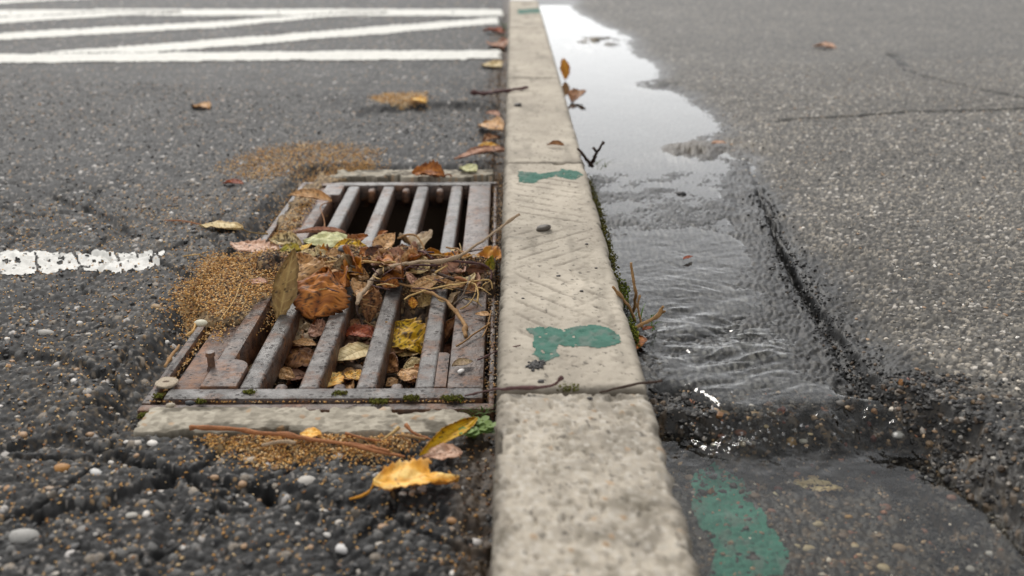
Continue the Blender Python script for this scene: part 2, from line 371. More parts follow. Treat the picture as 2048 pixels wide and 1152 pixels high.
# ------------------------------------------------------------------ right pavement with its gutter
EDGE_Y = np.array([.3, .6, .75, .9, .96, 1.05, 1.3, 1.6, 1.85, 2.1, 2.4, 2.7, 3.1, 3.7, 4.4, 5.0, 5.4, 9])
EDGE_X = np.array([.47, .45, .44, .42, .39, .375, .385, .385, .42, .47, .48, .485, .48, .47, .44, .38, .34, .2])
def lipo(X, Y):
    return .075 * (fbm(X * 13 + 2.1, Y * 5, 71) - .5) + .018 * (fbm(X * 60, Y * 60, 72) - .5)
def wlevel(Y):
    up = .012 - .008 * (1 - sm(1.0, 1.85, Y))
    lip = sm(.885, .968, Y)
    return -.024 * (1 - lip) + up * lip
def hR(X, Y, stones=True):
    lip0 = sm(.885, .95, Y + lipo(X, Y))
    ex = np.interp(Y, EDGE_Y, EDGE_X) + .09 * (fbm(X * 2 + 3, Y * 3.3, 70, 2) - .5) * sm(1.8, 2.3, Y) + .045 * (fbm(X * 9, Y * 9, 73) - .5) + .02 * (fbm(X * 40, Y * 40, 74) - .5)
    film = sm(1.25, 1.65, Y) * (1 - sm(1.92, 2.02, Y))
    bed = -.006 + .0172 * film
    bed = bed * lip0 + -.052 * (1 - lip0)
    wl_ = wlevel(Y + lipo(X, Y) * np.exp(-((Y - .92) / .06) ** 4))
    d = X - ex
    slope = np.where(Y < 1.0, .9, .09)
    slope = mix(np.full(X.shape, .95), np.full(X.shape, .09), sm(.88, 1.1, Y))
    shore = wl_ + np.where(d > 0, np.minimum(d * slope * 1.2, np.maximum(.022 - wl_, .012)), d * slope)
    h = np.maximum(bed, np.minimum(shore, .024 + .02 * np.clip(X - .45, 0, 3)))
    h = h + .003 * (fbm(X * 6, Y * 6, 75) - .5) * sm(0, .06, d) + .004 * (fbm(X * 30, Y * 30, 76) - .5) * (1 - .6 * sm(.1, .3, d)) * np.where(Y > 2.05, .35, 1.)
    for (sx_, sy_), (ax_, ay_), hh in SILT:
        h = h + hh * np.exp(-((X - sx_) / ax_) ** 2 - ((Y - sy_) / ay_) ** 2) * sm(.38, .62, fbm(X * 24, Y * 14, 99))
    for i, c in enumerate(CR_R):
        dd = dpoly(X + .03 * (fbm(X * 20, Y * 20, 77) - .5), Y + .05 * (fbm(X * 20, Y * 20, 78) - .5), c)
        h = h - .006 * (1 - sm(.002, .010 if i > 1 else .008 + .003 * Y, dd))
    # crumbled lumps by the lip and along the broken edge
    lump = np.exp(-((Y - .955) / .05) ** 2) * np.exp(-(np.maximum(d, 0) / .03) ** 2) + .3 * np.exp(-(d / .05) ** 2) * (1 - sm(1.4, 1.9, Y))
    l1, l2, a1, a2 = voro(X * 38, Y * 38, 79)
    h = h + lump * .009 * np.clip(1 - (l1 / .65) ** 2, 0, 1) * (a1 - .15)
    thal = np.exp(-((X - .245 - .03 * (fbm(Y * 6, 0 * Y, 94) - .5)) / .065) ** 2)
    h = np.where((Y > .98) & (Y < 1.60) & (d < .03), mix(h, wl_ + .0015 - .0085 * thal + .005 * (fbm(X * 32, Y * 32, 95, 3) - .5), sm(.97, 1.02, Y) * (1 - sm(1.25, 1.58, Y)) * (1 - sm(-.03, .03, d))), h)
    kd = dpoly(X + .016 * (fbm(X * 45, Y * 45, 96) - .5), Y + .02 * (fbm(X * 45, Y * 45, 97) - .5), BROKEN)
    kw = .005 + .010 * (1 - sm(.8, 1.5, Y))
    h = h - .013 * (1 - sm(kw * .3, kw * 1.3, kd)) * (1 - sm(1.6, 1.95, Y))
    h = h + .003 * np.exp(-((kd - .022) / .02) ** 2) * fbm(X * 38, Y * 38, 98, 3) * (1 - sm(1.6, 1.95, Y))
    fz = sm(1.25, 1.6, Y) * (1 - sm(1.93, 2.06, Y)) * (1 - sm(.03, .12, d))
    h = h + fz * .0075 * (fbm(X * 22, Y * 30, 93, 4) - .5)
    if stones:
        hx = X + .9 * h * sm(1.1, .95, Y); hy = Y - .8 * h
        f1, f2, r1, r2 = voro(hx * 135, hy * 135, 22)
        g1, g2, q1, q2 = voro(hx * 270, hy * 270, 42)
        a = (.0012 + .0018 * r1) * (1 + .15 * (1 - sm(.0, .10, d))) * np.clip(1 - (f1 / .62) ** 2, 0, 1) + .0006 * np.clip(1 - (g1 / .6) ** 2, 0, 1)
        return h + a - .0012, (f1, f2, r1, r2, g1, q1, q2, d)
    return h
XR, YR = fan(1, KR - .006, None)
zr, sr = hR(XR, YR)
ZR = zr * (1 - sm(6, 10, YR)) + .02 * sm(6, 10, YR)
f1, f2, r1, r2, g1, q1, q2, dd = sr
c = mix(np.array([.055, .053, .050]), np.array([.155, .147, .132]), r2)
c = mix(c, np.array([.29, .268, .235]) + 0 * c, (r1 > .88) * 1.)
c = mix(c, np.array([.50, .48, .45]) + 0 * c, (r1 > .975) * 1.)
c = mix(c, np.array([.030, .029, .028]) + 0 * c, sm(.38, .54, f1) * .85)
c = mix(c, np.array([.30, .27, .22]) + 0 * c, ((q1 > .84) & (g1 < .36)) * .7)
c = mix(c, np.array([.05, .05, .05]) + 0 * c, ((q1 < .15) & (g1 < .36)) * .7)
c = c * (.70 + .6 * fbm(XR * 5, YR * 5, 32, 5))[..., None] * np.array([1.04, 1.0, .945])
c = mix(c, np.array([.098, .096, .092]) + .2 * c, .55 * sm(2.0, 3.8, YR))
gut = 1 - sm(-.02, .06, dd)
fresh = (1 - sm(.03, .085, dd + .07 * (fbm(XR * 16, YR * 16, 90) - .5) - .10 * (1 - sm(.85, 1.05, YR)))) * (1 - sm(2.05, 2.4, YR))   # newer black asphalt along the gutter
c = mix(c, c * .30, fresh)
c = mix(c, c * .6, gut * (1 - fresh))
for i, k in enumerate(CR_R):
    d_ = dpoly(XR + .03 * (fbm(XR * 20, YR * 20, 77) - .5), YR + .05 * (fbm(XR * 20, YR * 20, 78) - .5), k)
    c = mix(c, np.array([.02, .019, .018]) + 0 * c, (1 - sm(.003 + .0015 * YR, .008 + .004 * YR, d_)) * .9 * (fbm(XR * 25, YR * 25, 81) > .34))
kd = dpoly(XR + .016 * (fbm(XR * 45, YR * 45, 96) - .5), YR + .02 * (fbm(XR * 45, YR * 45, 97) - .5), BROKEN)
c = mix(c, np.array([.010, .0095, .009]) + 0 * c, (1 - sm(.006, .012 + .010 * (1 - sm(.8, 1.5, YR)), kd)) * .9 * (1 - sm(1.7, 2.0, YR)))
pool = (1 - sm(.90, .98, YR)) * gut
bedc = mix(np.array([.06, .055, .048]), np.array([.22, .17, .115]), r2 ** 2)
bedc = mix(bedc, np.array([.42, .30, .19]) + 0 * bedc, (r1 > .92) * 1.)
c = mix(c, bedc, pool * .9)
for (sx_, sy_), (ax_, ay_), hh in SILT[:3]:
    c = mix(c, np.array([.16, .115, .06]) + .5 * c, .7 * np.exp(-((XR - sx_) / ax_) ** 2 - ((YR - sy_) / ay_) ** 2))
och = np.exp(-((YR - .93) / .035) ** 2) * (1 - sm(-.07, -.02, dd)) * sm(.45, .55, fbm(XR * 20, YR * 20, 83))
c = mix(c, mix(np.array([.10, .06, .02]), np.array([.30, .17, .05]), q2), och * .7)
wlv = wlevel(YR)
wet = 1 - sm(-.001, .007 + .006 * fbm(XR * 14, YR * 14, 84), ZR - wlv)
wet = np.maximum(wet, (1 - sm(.02, .11, dd + .08 * (fbm(XR * 10, YR * 10, 85) - .5))) * (1 - sm(2.0, 2.5, YR)))
wet = np.maximum(wet, .12 * fbm(XR * 4, YR * 4, 86))
FR = gridf(*XR.shape)
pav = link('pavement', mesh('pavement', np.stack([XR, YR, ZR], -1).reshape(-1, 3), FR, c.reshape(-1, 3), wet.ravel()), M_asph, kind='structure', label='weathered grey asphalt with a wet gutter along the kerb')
j = .02 * (fbm(XR * 25, YR * 25, 87) - .5)
m = inpoly(XR + j, YR + j, GREENP) & ((fbm(XR * 28, YR * 28, 88) > .34) | (fbm(XR * 110, YR * 110, 89) > .44)) & (XR > KR + .01)
marking('green_paint_patch', pav, XR, YR, ZR, m, .0008, np.array([.045, .185, .135]), M_green, 'green spray paint on the bed under the pool')

# ------------------------------------------------------------------ water
ysw = np.concatenate([np.linspace(.28, .86, 170), np.linspace(.863, 1.02, 110), np.linspace(1.024, 1.9, 420), np.linspace(1.91, 5.6, 200)])
xsw = np.concatenate([np.linspace(KR - .004, .46, 210), np.linspace(.463, .66, 60)])
XW, YW = np.meshgrid(xsw, ysw)
strm = sm(.93, 1.0, YW) * (1 - sm(1.30, 1.85, YW))
wx = XW + .02 * (fbm(XW * 14, YW * 14, 101) - .5); wy = YW + .03 * (fbm(XW * 12, YW * 12, 102) - .5)
fa = (.35 + .6 * (fbm(XW * 6, YW * 5, 115) - .5)) * wx + wy; fb = wx - .35 * wy
rip = .0050 * (fbm(fb * 20, fa * 62, 103, 3) - .5) * sm(.30, .62, fbm(XW * 11, YW * 9, 104))
rip += .0036 * (fbm((wx + .5 * wy) * 26, (wy - .4 * wx) * 85, 105, 2) - .5) * sm(.35, .65, fbm(XW * 13, YW * 11, 106))
rip += .0050 * (fbm((wx + .6 * wy) * 9, (wy - .5 * wx) * 24, 117, 2) - .5)
rip *= 1 + 2.2 * np.exp(-((YW - 1.14) / .12) ** 2) * np.exp(-((XW - .26) / .08) ** 2)
rip += .0018 * (fbm(XW * 70, YW * 70, 107, 3) - .5)
poolm = 1 - sm(.88, .94, YW)
spc = P(1500, 878, -.024)
rad = np.hypot(XW - spc[0], YW - spc[1])
rp = .0004 * np.sin(2 * np.pi * rad / .020 + 5 * fbm(XW * 20, YW * 20, 108)) * np.exp(-rad / .10) * sm(.35, .7, fbm(XW * 12, YW * 12, 113)) + .0018 * (fbm(XW * 30, YW * 40, 109, 3) - .5) * np.exp(-rad / .22)
turb = np.exp(-((YW - .915) / .036) ** 2) * (.35 + .65 * np.exp(-((XW - .235) / .07) ** 2))
rz = strm * (.22 + .78 * np.exp(-((YW - 1.12) / .15) ** 2) * np.exp(-((XW - .25) / .085) ** 2))
zw = wlevel(YW - .05 * (1 - sm(.19, .235, XW)) * sm(.80, .9, YW) + lipo(XW, YW) * np.exp(-((YW - .92) / .06) ** 4)) + rip * rz + rp * poolm + turb * .011 * (fbm(XW * 60, YW * 60, 111, 4) - .5)
zw += .0005 * (fbm(XW * 22, YW * 9, 112) - .5) * sm(1.8, 1.9, YW)
dW = XW - np.interp(YW, EDGE_Y, EDGE_X) + .03 * (fbm(XW * 22, YW * 22, 116) - .5)
zw -= .016 * sm(-.03, .02, dW) * sm(.96, 1.0, YW) * (1 - sm(1.75, 1.95, YW))      # the film thins out before the broken edge
wamp = np.clip(rz * .45 + poolm * .16 + turb * 1.0 + .012, 0, 1)
water = link('water', mesh('water', np.stack([XW, YW, zw], -1).reshape(-1, 3), gridf(*XW.shape), wet=wamp.ravel()), M_water, kind='structure', label='shallow clear water running down the gutter into a pool')

# ------------------------------------------------------------------ kerb of separate concrete blocks
kerb = link('kerb', None, kind='structure', label='long pale concrete kerb between the road and the gutter')
GK = [pw([(960 + a / 2.216, 310 + b / 2.216) for a, b in q], KZ) for q in (
    ((190, 770), (235, 762), (330, 760), (370, 775), (450, 755), (510, 752), (570, 765), (620, 790), (634, 825), (600, 848), (520, 858), (430, 850), (350, 846), (345, 870), (367, 890), (330, 905), (290, 922), (228, 885), (245, 860), (230, 840), (235, 800)),
    ((165, 72), (250, 76), (260, 83), (350, 72), (360, 60), (430, 70), (460, 90), (420, 112), (380, 107), (330, 95), (262, 112), (240, 127), (170, 122)))]
GK.append(pw([(1034, 19), (1078, 16), (1082, 26), (1036, 29)], KZ))
RB = .010
nt = 96
prof = []
for a in np.linspace(0, 1, 8)[:-1]: prof.append((KL, -.20 + (KZ - RB + .20) * a, -1, 0))
for a in np.linspace(0, math.pi / 2, 8)[:-1]: prof.append((KL + RB - RB * math.cos(a), KZ - RB + RB * math.sin(a), -math.cos(a), math.sin(a)))
for a in np.linspace(0, 1, nt): prof.append((KL + RB + (KR - KL - 2 * RB) * a, KZ, 0, 1))
for a in np.linspace(math.pi / 2, 0, 8)[1:]: prof.append((KR - RB + RB * math.cos(a), KZ - RB + RB * math.sin(a), math.cos(a), math.sin(a)))
for a in np.linspace(1, 0, 10)[1:]: prof.append((KR, -.20 + (KZ - RB + .20) * a, 1, 0))
prof = np.array(prof)
def kerb_block(y0, y1, n, rough, seed, label):
    ys = np.concatenate([[y0 + .006, y0 + .0045, y0 + .0015, y0], []])
    ins = np.concatenate([np.array([.030, .006, .0015, 0]), np.zeros(n), np.array([0, .0015, .006, .030])])
    yy = np.concatenate([[y0, y0, y0 + .0015, y0 + .006], np.linspace(y0 + .009, y1 - .009, n), [y1 - .006, y1 - .0015, y1, y1]])
    X = np.repeat(prof[None, :, 0], len(yy), 0); Z = np.repeat(prof[None, :, 1], len(yy), 0); Y = np.repeat(yy[:, None], len(prof), 1)
    NX = prof[None, :, 2]; NZ = prof[None, :, 3]
    cx = (KL + KR) / 2
    X = cx + (X - cx) * (1 - ins[:, None] * 2); Z = Z - ins[:, None] * .9
    u = X + Z * .7
    pit1 = fbm(u * 90, Y * 90, seed); f1, _, r1, r2 = voro(u * 150, Y * 150, seed + 3)
    d = .0016 * (fbm(u * 14, Y * 14, seed + 5) - .5) + rough * .0030 * (pit1 - .5) - (rough * .0022) * sm(.60, .72, fbm(u * 150, Y * 150, seed + 7))
    d = d + rough * .0009 * np.clip(1 - (f1 / .6) ** 2, 0, 1) * r1
    edge = np.clip(np.abs(NX) + 0 * X, 0, 1)
    endd = np.minimum(Y - y0, y1 - Y); d = d - rough * .007 * (1 - sm(0, .025, endd)) * sm(.52, .7, fbm(X * 35, Y * 35, seed + 24)) * (NZ > .5)
    d = d - edge * rough * .006 * sm(.52, .72, fbm(Y * 30 + X * 9, Z * 30 + X * 5, seed + 9))
    c = mix(rgb('98928a') * np.array([.96, .92, .84]), rgb('b8b2a8') * np.array([.96, .92, .85]), fbm(u * 18, Y * 18, seed + 11, 5))
    c = c * (.82 + .36 * fbm(u * 7, Y * 5, seed + 21, 3))[..., None]
    c = mix(c, rgb('6d675c') + 0 * c, .45 * sm(.55, .8, fbm(u * 40, Y * 9, seed + 22)))
    c = mix(c, rgb('7c7569') + 0 * c, .75 * sm(.5, .75, fbm(u * 30, Y * 22, seed + 12)) * rough * .8)
    if rough > .8:
        c = mix(c, mix(rgb('7a7266'), rgb('c2bcb2'), r2), .45 * (f1 < .42))
        c = mix(c, rgb('94744e') + 0 * c, .6 * ((r1 > .965) & (f1 < .4)))
        c = mix(c, rgb('6c6557') + 0 * c, .55 * sm(.60, .75, fbm(u * 55, Y * 55, seed + 14, 5)))
    c = mix(c, rgb('4b463e') + 0 * c, .8 * sm(.72, .78, fbm(u * 170, Y * 170, seed + 13)))
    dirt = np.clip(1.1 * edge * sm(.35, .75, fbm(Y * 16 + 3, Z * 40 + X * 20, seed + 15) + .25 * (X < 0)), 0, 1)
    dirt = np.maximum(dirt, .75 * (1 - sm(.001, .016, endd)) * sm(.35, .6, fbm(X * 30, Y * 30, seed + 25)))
    dirt = np.maximum(dirt, .6 * (1 - sm(.0, .016, np.minimum(X - KL, KR - X) + .012 * (fbm(Y * 40, X * 40, seed + 26) - .45))))  # dark arris line: shade of the rounded edge painted in with the grime
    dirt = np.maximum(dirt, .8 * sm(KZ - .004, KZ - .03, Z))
    c = mix(c, rgb('4e483e') + 0 * c, dirt * .8)  # dirt also carries the painted arris shade
    if label == 'tread':
        def groove(ph, sp, wd): 
            t = np.abs(((ph / sp) % 1) - .5) * 2 * sp / 2
            return 1 - sm(wd * .4, wd, sp / 2 - t)
        jx = .006 * (fbm(X * 30, Y * 30, 141) - .5)
        za = sm(1.40, 1.44, Y) * (1 - sm(1.70, 1.76, Y)); zb = sm(1.21, 1.24, Y) * (1 - sm(1.38, 1.42, Y)); zc = sm(.92, .95, Y) * (1 - sm(1.22, 1.26, Y))
        g = za * groove(Y + .59 * X + jx, .034, .005) + zb * groove(Y - .9 * X + jx, .036, .005) + zc * np.maximum(groove(Y + 1.2 * X + jx, .045, .006), .7 * groove(Y - 1.0 * X + jx, .060, .005) * (X > .06))
        g = g * sm(.012, .03, X - KL) * sm(.012, .03, KR - X) * sm(.3, .55, fbm(X * 25, Y * 18, 142))
        g = g * (NZ > .9)
        d = d - .0014 * g
        c = mix(c, rgb('6a6258') + 0 * c, .42 * np.clip(g, 0, 1))
    Xd = X + NX * d; Zd = Z + NZ * d
    V = np.stack([Xd, Y, Zd], -1)
    F = gridf(*X.shape)
    o = link('kerb_block', mesh('kerb_block', V.reshape(-1, 3), F[:, ::-1], c.reshape(-1, 3)), M_conc, kerb)
    return o, Xd, Y, Zd
blocks = [(-2.02, -1.06, 20, .9, 'x'), (-1.05, -.09, 20, .9, 'x'), (-.08, .871, 330, 1.35, 'rough'), (.879, 1.811, 420, .55, 'tread'), (1.819, 2.812, 200, .5, 'x'), (2.820, 4.05, 130, .4, 'x'), (4.058, 5.37, 90, .3, 'x')]
for i, (a, b, n, r, l) in enumerate(blocks):
    o, Xb, Yb, Zb = kerb_block(a, b, n, r, 150 + i * 23, l)
    for q in GK:
        if a < np.mean([p[1] for p in q]) < b:
            j = .006 * (fbm(Xb * 60, Yb * 60, 161) - .5)
            m = inpoly(Xb + j, Yb + j, q) & (fbm(Xb * 260, Yb * 200, 162) > .20) & (Zb > KZ - .006)
            marking('green_paint_patch', o, Xb, Yb, Zb, m, .0005, np.array([.048, .128, .096]), M_green)
# sand bed and mortar under the kerb joints
def box_bm(bm, x0, x1, y0, y1, z0, z1):
    m = Matrix.Translation(((x0 + x1) / 2, (y0 + y1) / 2, (z0 + z1) / 2)) @ Matrix.Diagonal((x1 - x0, y1 - y0, z1 - z0, 1))
    return bmesh.ops.create_cube(bm, size=1, matrix=m)['verts']
def bm_obj(name, bm, material, parent=None, bevel=0., seg=2, **kw):
    if bevel:
        bmesh.ops.bevel(bm, geom=list(bm.edges), offset=bevel, segments=seg, affect='EDGES', profile=.5, clamp_overlap=True)
    me = bpy.data.meshes.new(name); bm.to_mesh(me); bm.free()
    for p in me.polygons: p.use_smooth = True
    try:
        me.set_sharp_from_angle(angle=R(40))
    except Exception:
        pass
    return link(name, me, material, parent, **kw)
def flatcol(me, col):
    a = me.color_attributes.new('Col', 'FLOAT_COLOR', 'POINT'); n = len(me.vertices)
    a.data.foreach_set('color', np.tile(np.append(col, 1).astype(np.float32), n))

# ------------------------------------------------------------------ concrete collar round the drain
def collar(x0, x1, y0, y1, ztop, seed, label):
    nx, ny = 260, 100
    xs = np.linspace(x0, x1, nx); ys = np.linspace(y0, y1, ny)
    X, Y = np.meshgrid(xs, ys)
    ed = np.minimum(np.minimum(X - x0, x1 - X), np.minimum(Y - y0, y1 - Y))
    j = fbm(X * 50, Y * 50, seed)
    Z = ztop + .0025 * (j - .5) + .0025 * (fbm(X * 150, Y * 150, seed + 1) - .5) - .03 * (1 - sm(.0005, .006, ed - .020 * sm(.45, .8, fbm(X * 30, Y * 30, seed + 2)) - .004 * fbm(X * 90, Y * 90, seed + 6)))
    f1, _, r1, r2 = voro(X * 170, Y * 170, seed + 3)
    c = mix(rgb('6e675a'), rgb('b3ab9b'), .5 * r2 + .5 * j)
    c = mix(c, rgb('4d473c') + 0 * c, .8 * sm(.52, .68, fbm(X * 40, Y * 40, seed + 4)))
    c = mix(c, rgb('ad7a3e') + 0 * c, (r1 > .95) * .3)
    F = gridf(ny, nx)
    return link('concrete_collar', mesh('concrete_collar', np.stack([X, Y, Z], -1).reshape(-1, 3), F, c.reshape(-1, 3)), M_conc, label=label, cat='concrete strip')
collar(-.395, -.024, .885, .955, .004, 201, 'rough pale concrete strip in front of the drain grate')
collar(-.37, -.03, 1.915, 1.992, .004, 205, 'smooth concrete strip behind the far end of the grate')

# ------------------------------------------------------------------ the drain pit
def pit():
    bm = bmesh.new()
    x0, x1, y0, y1, zt, zb = -.392, -.032, .972, 1.90, -.012, -.55
    q = [(x0, y0), (x1, y0), (x1, y1), (x0, y1)]
    for i in range(4):
        a, b = q[i], q[(i + 1) % 4]; n = 16
        for k in range(n):
            for r in range(10):
                def pt(t, s): return bm.verts.new((a[0] + (b[0] - a[0]) * t, a[1] + (b[1] - a[1]) * t, zt + (zb - zt) * s))
                bm.faces.new([pt(k / n, r / 10), pt(k / n, (r + 1) / 10), pt((k + 1) / n, (r + 1) / 10), pt((k + 1) / n, r / 10)])
    bm.faces.new([bm.verts.new((x, y, zb)) for x, y in q])
    bmesh.ops.remove_doubles(bm, verts=bm.verts, dist=1e-5)
    me = bpy.data.meshes.new('drain_pit'); bm.to_mesh(me); bm.free(); flatcol(me, np.array([.075, .048, .030]))
    link('drain_pit', me, M_soil, kind='structure', label='dark brown drain pit under the grate')
pit()

# ------------------------------------------------------------------ grate and frame
grate = link('drain_grate', None, label='rusty iron drain grate with long parallel bars beside the kerb', cat='drain grate')
frame = link('drain_surround', None, label='thin iron rim set in the ground around the drain grate', cat='drain rim')
def part(name, parent, x0, x1, y0, y1, z0, z1, bev=.003, rust=0., label=None):
    bm = bmesh.new(); box_bm(bm, x0, x1, y0, y1, z0, z1)
    o = bm_obj(name, bm, M_iron, parent, bevel=bev, label=label); o['rust'] = rust
    return o
part('rail', frame, -.409, -.024, .957, .9715, -.05, -.003, .003, .25)
part('rail', frame, -.409, -.024, 1.899, 1.912, -.05, -.002, .003, .1)
part('rail', frame, -.409, -.398, .972, 1.8985, -.05, -.002, .003, .15)
part('rail', frame, -.031, -.024, .972, 1.8985, -.05, -.006, .003, .3)
part('front_rail', grate, -.387, -.036, .976, 1.002, -.032, .001, .004, .0)
part('back_rail', grate, -.387, -.036, 1.876, 1.895, -.032, .001, .004, 0)
part('side_plate', grate, -.387, -.3535, 1.0022, 1.8758, -.03, -.004, .003, .55)
part('side_rib', grate, -.3532, -.332, 1.0024, 1.8756, -.046, .002, .004, .25)
part('side_border', grate, -.078, -.036, 1.0022, 1.8758, -.034, .0005, .004, .30)
BX = [-.300, -.233, -.168, -.102]
b0 = None
for x in BX:
    bm = bmesh.new(); box_bm(bm, -.0115, .0115, 1.0033 - 1.44, 1.8747 - 1.44, -.034, .0)
    if b0 is None:
        b0 = bm_obj('bar', bm, M_iron, grate, bevel=.0045, seg=3); o = b0
    else:
        bm.free(); o = b0.copy(); C.objects.link(o)
    o.location = (x, 1.44, random.uniform(-.0006, .0006)); o['rust'] = random.uniform(-.06, .12)
    o.rotation_euler.z = random.uniform(-.001, .003)
for x in (-.266, -.200, -.135):
    for y0, y1 in ((1.0022, 1.024), (1.850, 1.8758)):
        bm = bmesh.new()
        vs = box_bm(bm, x - .007, x + .007, y0, y1, -.030, -.004)
        o = bm_obj('lug', bm, M_iron, grate, bevel=.005, seg=3); o['rust'] = .25
# corner plates with a rounded ear
def ear(name, x0, x1, y0, y1, z, rust):
    bm = bmesh.new(); pts = [(x0, y0)]
    r = min(.022, (x1 - x0) * .5, (y1 - y0) * .5)
    pts += [(x1, y0)] + [(x1 - r + r * math.cos(a), y1 - r + r * math.sin(a)) for a in np.linspace(0, math.pi / 2, 8)] + [(x0, y1)]
    f = bm.faces.new([bm.verts.new((x, y, z)) for x, y in pts])
    e = bmesh.ops.extrude_face_region(bm, geom=[f]); bmesh.ops.translate(bm, verts=[v for v in e['geom'] if isinstance(v, bmesh.types.BMVert)], vec=(0, 0, -.038))
    bmesh.ops.recalc_face_normals(bm, faces=bm.faces)
    o = bm_obj(name, bm, M_iron, grate, bevel=.003, seg=2); o['rust'] = rust
ear('corner_plate', -.3535 + .0003, -.312, 1.0024, 1.075, .003, .45)
ear('corner_plate', -.3535 + .0003, -.318, 1.80, 1.8754, .003, .1)
ear('corner_plate', -.0915, -.0782, 1.0024, 1.095, .001, .6)
part('corner_pad', grate, -.385, -.3540, 1.0030, 1.115, -.029, -.0015, .003, .8)
for o_ in (grate, frame):      # the casting sits a little askew to the kerb
    o_.matrix_world = Matrix.Translation((-.03, 1.44, 0)) @ Matrix.Rotation(.010, 4, 'Z') @ Matrix.Translation((.03, -1.44, 0))
def bolt(px, py):
    p = P(px, py, -.002); bm = bmesh.new()
    bmesh.ops.create_cone(bm, cap_ends=True, segments=16, radius1=.0065, radius2=.0045, depth=.006, matrix=Matrix.Translation((p[0], p[1], .0005)))
    bmesh.ops.create_cone(bm, cap_ends=True, segments=16, radius1=.0042, radius2=.0042, depth=.016, matrix=Matrix.Translation((p[0], p[1], .010)))
    bmesh.ops.create_cone(bm, cap_ends=True, segments=16, radius1=.0056, radius2=.0050, depth=.005, matrix=Matrix.Translation((p[0], p[1], .019)))
    o = bm_obj('bolt', bm, M_iron, grate); o['rust'] = .3
bolt(419, 738)

# ------------------------------------------------------------------ heaps of stuff
def surf(X, Y, st=False):
    """top of whatever lies at a point left of the kerb"""
    return hL(X, Y, False)
# soil and crumbs packed over the middle of the grate
def mound():
    xs = np.linspace(-.37, -.024, 200); ys = np.linspace(1.235, 1.53, 150); X, Y = np.meshgrid(xs, ys)
    t = np.exp(-((Y - 1.385 - .06 * (fbm(X * 9, 0 * Y, 221) - .5)) / .095) ** 2)
    n = fbm(X * 30, Y * 30, 222); n2 = fbm(X * 90, Y * 90, 223, 3)
    Z = -.055 + .082 * t * (.55 + .75 * n) + .012 * (n2 - .5)
    Z = np.minimum(Z, .019 + .006 * n2)
    f1, _, r1, r2 = voro(X * 190, Y * 190, 224); Z = Z + .0022 * np.clip(1 - (f1 / .6) ** 2, 0, 1)
    c = mix(np.array([.03, .019, .012]), np.array([.13, .080, .045]), r2)
    c = mix(c, np.array([.33, .22, .11]) + 0 * c, (r1 > .84) * .9); c = mix(c, np.array([.02, .018, .017]) + 0 * c, (r1 < .15) * .9)
    F = gridf(*X.shape); V = np.stack([X, Y, Z], -1).reshape(-1, 3)
    keep = (Z.ravel()[F] > -.046).any(1)
    v, f, cc = compact(V, F[keep], c.reshape(-1, 3))
    link('leaf_litter', mesh('leaf_litter', v, f, cc), M_soil, kind='stuff', label='dark crumbly leaf mould packed across the middle of the grate')
mound()
def pitlitter():
    xs = np.linspace(-.388, -.035, 170); ys = np.linspace(.974, 1.36, 170); X, Y = np.meshgrid(xs, ys)
    n = fbm(X * 22, Y * 22, 231)
    Z = -.056 + .050 * (n - .5) + .02 * (fbm(X * 70, Y * 70, 232) - .5) - .35 * sm(1.24, 1.36, Y)
    f1, _, r1, r2 = voro(X * 160, Y * 160, 233); Z = Z + .003 * np.clip(1 - (f1 / .6) ** 2, 0, 1)
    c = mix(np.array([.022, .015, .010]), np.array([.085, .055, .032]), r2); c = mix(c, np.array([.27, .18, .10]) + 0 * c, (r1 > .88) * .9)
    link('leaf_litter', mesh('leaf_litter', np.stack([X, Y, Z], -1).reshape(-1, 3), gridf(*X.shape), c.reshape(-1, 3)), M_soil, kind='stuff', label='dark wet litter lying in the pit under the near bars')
    return
pitlitter()

OCT = np.array([(1, 0, 0), (-1, 0, 0), (0, 1, 0), (0, -1, 0), (0, 0, 1), (0, 0, -1)], float)
OCF = np.array([(0, 2, 4), (2, 1, 4), (1, 3, 4), (3, 0, 4), (2, 0, 5), (1, 2, 5), (3, 1, 5), (0, 3, 5)])
ICO = None
def ico(sub):
    bm = bmesh.new(); bmesh.ops.create_icosphere(bm, subdivisions=sub, radius=1)
    v = np.array([x.co[:] for x in bm.verts]); f = np.array([[y.index for y in x.verts] for x in bm.faces]); bm.free(); return v, f
IV1, IF1 = ico(1); IV2, IF2 = ico(2)
def scatter(name, pts, sizes, aspect, cols, material, parent=None, label=None, tv=OCT, tf=OCF, flat=.6, tilt=.35, kind='stuff', smooth=True):
    n = len(pts); a = rng.uniform(0, 2 * np.pi, n); b = rng.normal(0, tilt, n)
    sc = np.stack([sizes, sizes / rng.uniform(*aspect, n), sizes * flat / rng.uniform(.9, 1.6, n)], 1)
    v = tv[None] * sc[:, None, :]
    v = v * (1 + .22 * rng.uniform(-1, 1, v.shape[:2])[..., None])
    x, y, z = v[..., 0], v[..., 1], v[..., 2]
    cb, sb = np.cos(b)[:, None], np.sin(b)[:, None]; x, z = x * cb - z * sb, x * sb + z * cb
    ca, sa = np.cos(a)[:, None], np.sin(a)[:, None]; x, y = x * ca - y * sa, x * sa + y * ca
    V = np.stack([x + pts[:, 0:1], y + pts[:, 1:2], z + pts[:, 2:3]], -1).reshape(-1, 3)
    F = (tf[None] + (np.arange(n) * len(tv))[:, None, None]).reshape(-1, tf.shape[1])
    return link(name, mesh(name, V, F, np.repeat(cols, len(tv), 0), smooth=smooth), material, parent, label=label, kind=kind)
